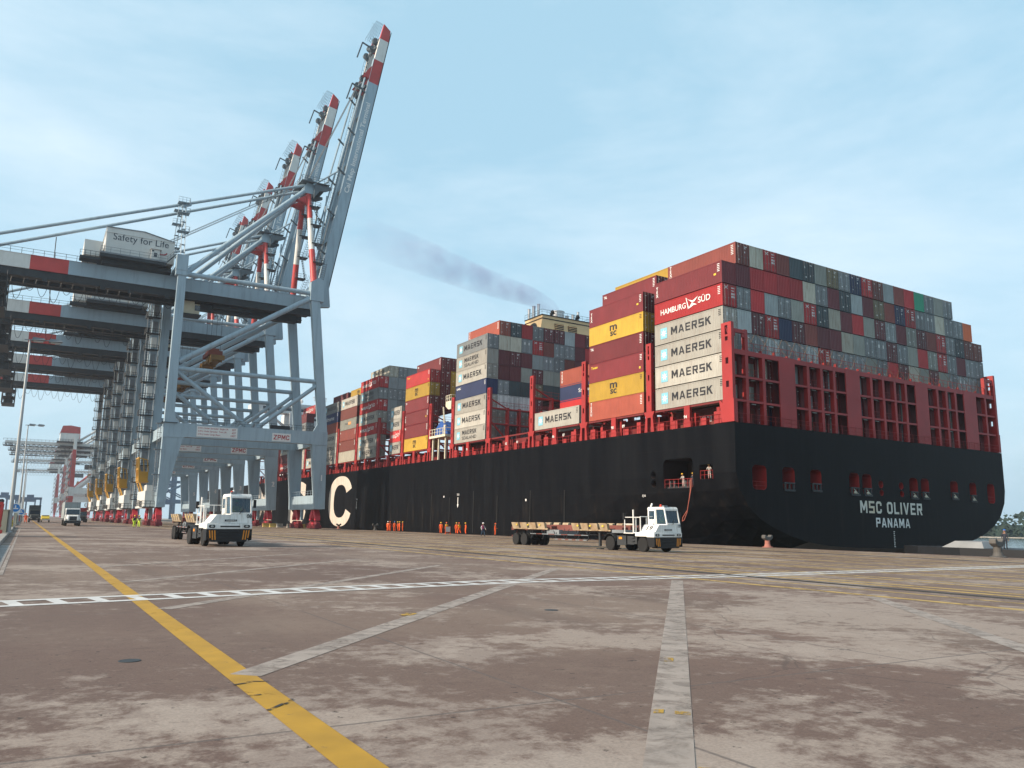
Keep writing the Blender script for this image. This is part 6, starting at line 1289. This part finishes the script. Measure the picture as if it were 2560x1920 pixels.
# ------------------------------------------------------------------ people
def person_mesh(pose):
    J = dict(pel=(0,0,.96), spi=(0,.0,1.14), che=(0,.0,1.34), nec=(0,-.005,1.49), hd=(0,-.02,1.56))
    Rr = dict(pel=(.15,.115), spi=(.14,.105), che=(.175,.12), nec=(.062,.062), hd=(.06,.06))
    arm = {'stand': ((.26,.03,1.14),(.28,-.04,.90)), 'folded': ((.27,.02,1.16),(.08,-.22,1.12)), 'walk': ((.26,.08,1.15),(.27,-.04,.93)), 'lean': ((.27,-.16,1.20),(.18,-.42,1.12)), 'seat': ((.26,-.12,1.16),(.14,-.42,1.14)), 'hold': ((.25,.05,1.15),(.16,-.25,1.05))}[pose]
    for s_, n_ in ((-1,'l'),(1,'r')):
        e, w_ = arm
        if pose == 'walk' and s_ > 0: e, w_ = (.26,-.06,1.15),(.27,-.22,.95)
        J['sh'+n_] = (s_*.19,0,1.42); J['el'+n_] = (s_*e[0],e[1],e[2]); J['wr'+n_] = (s_*w_[0],w_[1],w_[2])
        d = (Vector(J['wr'+n_])-Vector(J['el'+n_])).normalized(); pw = Vector(J['wr'+n_])+d*.07; J['pa'+n_] = tuple(pw)
        side = Vector((0,-1,0)) if abs(d.z) > .7 else Vector((s_,0,0)); bk = d.cross(side)
        for k, (o_, ln) in enumerate(((.030,.075),(.011,.088),(-.010,.082),(-.030,.062))):
            b = pw+side*o_+d*.015; J['f%d%s' % (k,n_)] = tuple(b+d*ln*.5); J['g%d%s' % (k,n_)] = tuple(b+d*ln*.9+bk*(.02 if s_ > 0 else -.02)); Rr['f%d%s' % (k,n_)] = (.010,.010); Rr['g%d%s' % (k,n_)] = (.008,.008)
        J['t0'+n_] = tuple(Vector(J['wr'+n_])+d*.03+side*.045); J['t1'+n_] = tuple(Vector(J['wr'+n_])+d*.075+side*.065); Rr['t0'+n_] = (.013,.013); Rr['t1'+n_] = (.009,.009)
        Rr['sh'+n_] = (.075,.08); Rr['el'+n_] = (.052,.052); Rr['wr'+n_] = (.036,.034); Rr['pa'+n_] = (.040,.022)
        J['hi'+n_] = (s_*.095,0,.90); J['kn'+n_] = (s_*.11,-.03,.50); J['an'+n_] = (s_*.12,.03,.10); J['to'+n_] = (s_*.13,-.14,.045)
        if pose == 'walk': dy = -.24*s_; J['kn'+n_] = (s_*.10,-.06+dy*.5,.52); J['an'+n_] = (s_*.11,.04+dy,.11+(.06 if s_ < 0 else 0)); J['to'+n_] = (s_*.12,-.12+dy,.05+(.0 if s_ < 0 else 0))
        if pose == 'seat': J['kn'+n_] = (s_*.13,-.45,.92); J['an'+n_] = (s_*.13,-.47,.50); J['to'+n_] = (s_*.13,-.62,.45)
        if pose == 'lean': J['kn'+n_] = (s_*.11,-.02,.50)
        Rr['hi'+n_] = (.105,.11); Rr['kn'+n_] = (.075,.078); Rr['an'+n_] = (.055,.058); Rr['to'+n_] = (.05,.04)
    if pose == 'lean':
        for k_ in ('che','nec','hd','shl','shr'): x, y, z = J[k_]; J[k_] = (x, y-.14*(z-1.0)/.5, z-.03)
    ks = list(J); ix = {k_: i for i, k_ in enumerate(ks)}
    E = [('pel','spi'),('spi','che'),('che','nec'),('nec','hd')]
    for n_ in 'lr':
        E += [('che','sh'+n_),('sh'+n_,'el'+n_),('el'+n_,'wr'+n_),('wr'+n_,'pa'+n_),('wr'+n_,'t0'+n_),('t0'+n_,'t1'+n_),('pel','hi'+n_),('hi'+n_,'kn'+n_),('kn'+n_,'an'+n_),('an'+n_,'to'+n_)]
        for k in range(4): E += [('pa'+n_,'f%d%s' % (k,n_)),('f%d%s' % (k,n_),'g%d%s' % (k,n_))]
    me = bpy.data.meshes.new('p'); me.from_pydata([J[k_] for k_ in ks], [(ix[a],ix[b]) for a, b in E], [])
    o = bpy.data.objects.new('p', me); C.objects.link(o); sk = o.modifiers.new('s','SKIN'); 
    if not me.skin_vertices:
        bm = bmesh.new(); bm.from_mesh(me); bm.verts.layers.skin.verify(); bm.to_mesh(me); bm.free()
    for i, k_ in enumerate(ks): me.skin_vertices[0].data[i].radius = Rr[k_]; me.skin_vertices[0].data[i].use_root = k_ == 'pel'
    ss = o.modifiers.new('u','SUBSURF'); ss.levels = ss.render_levels = 1
    bpy.context.view_layer.update(); em = bpy.data.meshes.new_from_object(o.evaluated_get(bpy.context.evaluated_depsgraph_get()))
    t = MB(); t.v = [tuple(v.co) for v in em.vertices]; t.f = [tuple(p.vertices) for p in em.polygons]
    def seg(c):
        best = None
        for a, b in E:
            A, B = Vector(J[a]), Vector(J[b]); f_ = max(0, min(1, (c-A).dot(B-A)/max(1e-9,(B-A).length_squared))); d = (c-A-(B-A)*f_).length-.5*(Rr[a][0]+Rr[b][0])*.6
            if best is None or d < best[0]: best = (d, a, b, f_)
        return best
    for p in em.polygons:
        _, a, b, f_ = seg(Vector(p.center)); k_ = a[:2]
        if a[0] in 'ft' or a[:2] in ('pa','wr'): m = 2
        elif a == 'nec' or (a == 'che' and b == 'nec' and f_ > .6): m = 2
        elif a[:2] == 'an' or (a[:2] == 'kn' and f_ > .86): m = 3
        elif a[:2] in ('hi','kn') or (a == 'pel' and b != 'spi'): m = 1
        elif a in ('spi',) or (a == 'che' and b[:2] == 'sh') or (a == 'pel' and f_ > .4): m = 4
        elif a == 'pel': m = 1
        else: m = 0
        t.m.append(m)
    hx, hy, hz_ = J['hd']; hc = (hx, hy-.015, hz_+.12)
    t.sphere(hc, .125, 12, 8, 2, (.76,.9,1.02)); t.hexa([(hx-.02,hc[1]-.105,hc[2]-.03),(hx+.02,hc[1]-.105,hc[2]-.03),(hx+.018,hc[1]-.135,hc[2]-.03),(hx-.018,hc[1]-.135,hc[2]-.03),(hx-.012,hc[1]-.105,hc[2]+.025),(hx+.012,hc[1]-.105,hc[2]+.025),(hx+.008,hc[1]-.115,hc[2]+.025),(hx-.008,hc[1]-.115,hc[2]+.025)],2)
    for s_ in (-1,1): t.sphere((hx+s_*.096,hc[1]+.005,hc[2]-.005),.028,6,4,2,(.5,.8,1.2)); t.sphere((hx+s_*.038,hc[1]-.103,hc[2]+.02),.013,6,4,5)
    t.box(hx-.03,hc[1]-.105,hc[2]-.068,hx+.03,hc[1]-.098,hc[2]-.058,5)
    bpy.data.objects.remove(o); ob = t.build('person', ['suit_orange','suit_orange','skin','boot','suit_orange','hair'], recalc=False, smooth=True); m_ = ob.data; bpy.data.objects.remove(ob); return m_, hc
PM = {}
_hm = {}
def person(pose, x, y, z, face, upper, lower, hat, label, vest=None, scale=1.0, group=None):
    if pose not in PM: PM[pose] = person_mesh(pose)
    me, hc = PM[pose]; o = bpy.data.objects.new('person', me); C.objects.link(o); o.location = (x, y, z); o.rotation_euler = (0,0,R(face)); o.scale = (scale,)*3
    for i, m_ in ((0,upper),(1,lower),(4,vest or upper)): o.material_slots[i].link = 'OBJECT'; o.material_slots[i].material = M(m_)
    if hat not in _hm or True:
        t = MB(); t.lathe([(.128,0),(.125,.05),(.10,.10),(.055,.128),(.005,.135)], (hc[0],hc[1],hc[2]+.035), 14); t.prism([(hc[0]-.12,hc[1]-.05),(hc[0]+.12,hc[1]-.05),(hc[0]+.09,hc[1]-.175),(hc[0]-.09,hc[1]-.175)], 'z', hc[2]+.034, hc[2]+.05)
        t.lathe([(.136,0),(.136,.014)], (hc[0],hc[1],hc[2]+.033), 14); t.build('hard_hat', hat, o, smooth=False)
    return tag(o, label, 'person', group)
GO = 'dock workers in orange'
SC = 1.10
def pw(pose, x, y, face, hat, label, up='suit_orange', lo='suit_orange', vest=None, sc=SC): return person(pose, x, y, gz(x), face, up, lo, hat, label, vest, sc, GO if up == 'suit_orange' else None)
pw('stand', 62.5, 150.9, 120, 'hat_white', 'person in orange overalls and pale hat, next to the big white letter, seen side-on', vest='hat_orange')
pw('folded', 63.4, 151.8, 200, 'hat_orange', 'person in orange with orange helmet standing behind the pale-hatted one')
pw('stand', 63.2, 149.1, 170, 'hat_blue', 'person in orange overalls with a blue helmet, seen from behind')
pw('folded', 64.6, 150.7, 250, 'hat_yellow', 'person in orange with yellow helmet just beside the blue helmet')
pw('stand', 65.2, 151.3, 90, 'hat_yellow', 'person in orange with yellow helmet half hidden in the group of four')
pw('stand', 64.9, 148.9, 230, 'hat_yellow', 'person in orange with yellow helmet at the open side of the group of four')
pw('stand', 62.6, 127.0, 150, 'hat_yellow', 'person in orange with yellow helmet standing beside the white board')
pw('stand', 63.2, 126.0, 180, 'hat_orange', 'person in orange with orange helmet behind the white board', vest='hat_yellow')
pw('stand', 64.9, 125.5, 160, 'hat_yellow', 'person in orange with yellow helmet, first of the trio by the hull')
pw('walk', 64.6, 123.9, 200, 'hat_orange', 'person in orange with pale vest in the middle of the trio by the hull', vest='hat_yellow')
pw('stand', 65.7, 123.6, 260, 'hat_yellow', 'person in orange with yellow helmet, standing apart at the end of the trio')
pw('walk', 57.4, 102.6, 10, 'hat_white', 'person in white shirt, jeans and white helmet walking across the quay', 'cloth_white', 'denim', 'vest_purple')
pw('hold', 65.2, 112.5, 60, 'hat_orange', 'lone person in orange overalls standing behind the long trailer')
pw('stand', 15.3, 143.5, 20, 'hat_yellow', 'person in yellow hi-vis by the crane foot, the one nearer the road', 'hivis', 'hivis', 'cloth_dark')
pw('folded', 16.1, 144.3, 330, 'hat_yellow', 'person in yellow hi-vis standing against the first crane bogie', 'hivis', 'hivis', 'cloth_dark')
pw('walk', .2, 196, 10, 'hat_orange', 'small far person in orange walking beside the red stands')
t = MB(); x, y = 62.9, 124.9; z = gz(x); t.box(x-.45,y-.03,z+.35,x+.45,y+.03,z+1.25,0); t.box(x-.5,y-.04,z+.3,x+.5,y+.04,z+.36,1); t.box(x-.5,y-.04,z+1.24,x+.5,y+.04,z+1.3,1)
for dx in (-.47,.47): t.box(x+dx-.03,y-.04,z+.02,x+dx+.03,y+.04,z+1.28,1); t.box(x+dx-.05,y-.25,z,x+dx+.05,y+.25,z+.05,1)
t.text('!', (x,y-.036,z+.6), (1,0,0), (0,0,1), h=.4, m=1) if False else None
tag(t.build('work_board', ['sign_white','suit_orange']), 'white board in an orange frame standing before two workers', 'board')
def shp(u, v, z): return SHM @ Vector((u, v, z))
for (u, v, z, f, lb, pose) in ((.55,9.1,5.62,270,'crew person in grey with yellow helmet leaning on the rail of the big side opening','lean'),(.6,6.98+.5,5.62,290,'crew person with yellow helmet at the aft edge of the big side opening','stand'),(.6,4.7,6.54,300,'crew person in grey leaning on the rail of the small side opening','lean')):
    p = shp(u, v, z); person(pose, p.x, p.y, p.z, f, 'cloth_grey' if pose == 'lean' else 'cloth_dark', 'cloth_grey' if pose == 'lean' else 'cloth_dark', 'hat_yellow', lb, None, 1.0, 'crew at the side openings')
for (x, y, lb) in ((39.1+.70,44.4-.05,'driver in green helmet seated in the cab of tractor nineteen'),(10.65+.70,52.1-.05,'driver in hi-vis seated in the cab of tractor eight')):
    person('seat', x, y, gz(x)+1.02, 0, 'hivis', 'cloth_dark', 'hat_green', lb, None, 1.0)

# ------------------------------------------------------------------ boat behind the stern and the far wooded shore
boat = empty('workboat', (80, 38, 0), 0, 'low dark workboat with pale deckhouse lying behind the ship stern', 'boat'); boat.rotation_euler = (0,0,R(90))
t = MB(); t.prism([(-11,-2.6),(-11,2.6),(6,2.8),(11,1.6),(13.5,0),(11,-1.6),(6,-2.8)], 'z', ZW-.5, -.75); t.tube((-11,-2.7,-1.35),(6,-2.9,-1.35),.22,8); t.tube((6,-2.9,-1.35),(13.3,0,-1.2),.22,8); t.build('hull', 'boat_black', boat)
t = MB(); t.hexa([(4.2,-1.9,-.75),(8.4,-1.7,-.75),(8.4,1.7,-.75),(4.2,1.9,-.75),(4.5,-1.6,-.15),(7.2,-1.4,-.12),(7.2,1.4,-.12),(4.5,1.6,-.15)]); t.build('deckhouse', mat('deckhouse_grey', (.24,.25,.26), .5), boat)
t = MB(); t.tube((-6,1.8,-1.25),(-6,1.8,-.5),.1,8); t.path([(-6,-2.2,-1.25),(-6,-2.1,-.4),(-6.6,-2.1,-.1),(-7.4,-2.1,-.4),(-7.6,-2.2,-1.25)],.09,6); t.rail([(-10.5,-2.4,-1.25),(-3,-2.5,-1.25)],.8,1.4,.03); t.build('guard_rail', 'grey_steel', boat)
t = MB(); t.tube((-3.3,-2.5,-1.0),(-3.3,-2.9,-1.0),.4,12); t.build('fender', 'crane_red', boat)
pz = boat.matrix_world; person('stand', 78.3, 40.3, -.75, 90, 'cloth_dark', 'cloth_dark', 'hat_blue', 'person in dark clothes standing on the workboat deck', None, 1.0)
def leaf_mat():
    m = mat('far_leaves', (.018,.034,.024), .8, var=.45, vscale=.09); return m
leaf_mat()
rnd = random.Random(3); t = MB()
def canopy(y): return 9.6+1.4*math.sin(y*.021)+1.1*math.sin(y*.07+1)+.7*math.sin(y*.23)
for k in range(9000):
    y = rnd.uniform(-60, 900); x = 402+rnd.random()**2*45+(y-220)*.06; hh = canopy(y+x*3)*(.55+.45*min(1,(x-400)/18 if x > 400 else 0))
    z = ZW+.4+hh*(1-rnd.random()**2.2*.95); s_ = rnd.uniform(.5,1.5); c = Vector((x,y,z)); n_ = Vector((rnd.uniform(-1,.2),rnd.uniform(-1,.6),rnd.uniform(.0,1))).normalized(); a = n_.orthogonal().normalized(); b = n_.cross(a)
    t.add([c-a*s_-b*s_*.6, c+a*s_-b*s_*.5, c+a*s_*.7+b*s_, c-a*s_*.8+b*s_*.8], [(0,1,2,3)])
for k in range(96):
    y = -60+k*10; t.hexa([(412+(y-220)*.06,y,ZW),(455,y,ZW),(455,y+10.2,ZW),(412+(y-210)*.06,y+10.2,ZW),(418+(y-220)*.06,y,ZW+canopy(y)*.72),(455,y,ZW+canopy(y)*.8),(455,y+10.2,ZW+canopy(y+10)*.8),(418+(y-210)*.06,y+10.2,ZW+canopy(y+10)*.72)])
tag(t.build('far_forest', 'far_leaves', recalc=False), 'hazy dark green wooded bank across the river', 'forest', kind='stuff')
g = MB(); g.box(398,-300,ZW-1,2600,2600,ZW+.35); tag(g.build('terrain_far_bank', 'concrete'), kind='structure')

# ------------------------------------------------------------------ funnel smoke and the morning haze
def smoke():
    m = bpy.data.materials.new('smoke'); m.use_nodes = True; n = m.node_tree.nodes; l = m.node_tree.links; n.remove(n['Principled BSDF'])
    v = n.new('ShaderNodeVolumePrincipled'); v.inputs['Color'].default_value = (.34,.28,.50,1); v.inputs['Anisotropy'].default_value = .2
    t = n.new('ShaderNodeTexCoord'); k = n.new('ShaderNodeTexNoise'); k.inputs['Scale'].default_value = .28; k.inputs['Detail'].default_value = 5; k.inputs['Roughness'].default_value = .6; l.new(t.outputs['Object'], k.inputs['Vector'])
    r = n.new('ShaderNodeMapRange'); r.inputs['From Min'].default_value = .30; r.inputs['From Max'].default_value = .7; r.inputs['To Max'].default_value = 1; l.new(k.outputs['Fac'], r.inputs['Value'])
    s_ = n.new('ShaderNodeSeparateXYZ'); l.new(t.outputs['Object'], s_.inputs[0]); f = n.new('ShaderNodeMapRange'); f.inputs['From Min'].default_value = -46; f.inputs['From Max'].default_value = 2; f.inputs['To Min'].default_value = .015; f.inputs['To Max'].default_value = .2; l.new(s_.outputs['X'], f.inputs['Value'])
    q = n.new('ShaderNodeMath'); q.operation = 'MULTIPLY'; l.new(r.outputs[0], q.inputs[0]); l.new(f.outputs[0], q.inputs[1]); l.new(q.outputs[0], v.inputs['Density']); l.new(v.outputs[0], n['Material Output'].inputs['Volume']); return m
P = [(-.3,0,-.6,1.1),(-2,0,.6,1.5),(-5,.2,1.6,1.9),(-8,.3,2.3,2.2),(-14,.4,3.0,2.6),(-21,.5,4.1,3.0),(-29,.3,5.6,3.4),(-38,.2,7.2,3.8),(-47,0,8.6,3.6)]
t = MB(); n = 14; vs = []
for x, y, z, r_ in P: vs += [(x+.3*r_*math.sin(2*math.pi*i/n), y+r_*math.cos(2*math.pi*i/n), z+r_*math.sin(2*math.pi*i/n)) for i in range(n)]
t.add(vs, [(j*n+i, j*n+(i+1)%n, (j+1)*n+(i+1)%n, (j+1)*n+i) for j in range(len(P)-1) for i in range(n)]+[tuple(range(n-1,-1,-1)), tuple((len(P)-1)*n+i for i in range(n))])
o = t.build('smoke', smoke(), loc=tuple(shp(29.0, 78.6, 48.6))); tag(o, 'thin violet grey exhaust smoke trailing from the funnel', 'smoke', kind='stuff')
hm = bpy.data.materials.new('haze'); hm.use_nodes = True; n = hm.node_tree.nodes; n.remove(n['Principled BSDF'])
v = n.new('ShaderNodeVolumePrincipled'); v.inputs['Color'].default_value = (.86,.91,1,1); v.inputs['Density'].default_value = .00017; v.inputs['Anisotropy'].default_value = .5
hm.node_tree.links.new(v.outputs[0], n['Material Output'].inputs['Volume'])
t = MB(); t.box(-100,-320,-8.2,2650,2650,134); tag(t.build('haze', hm), 'pale morning haze', 'haze', kind='stuff')
print('objects', len(scene.objects))
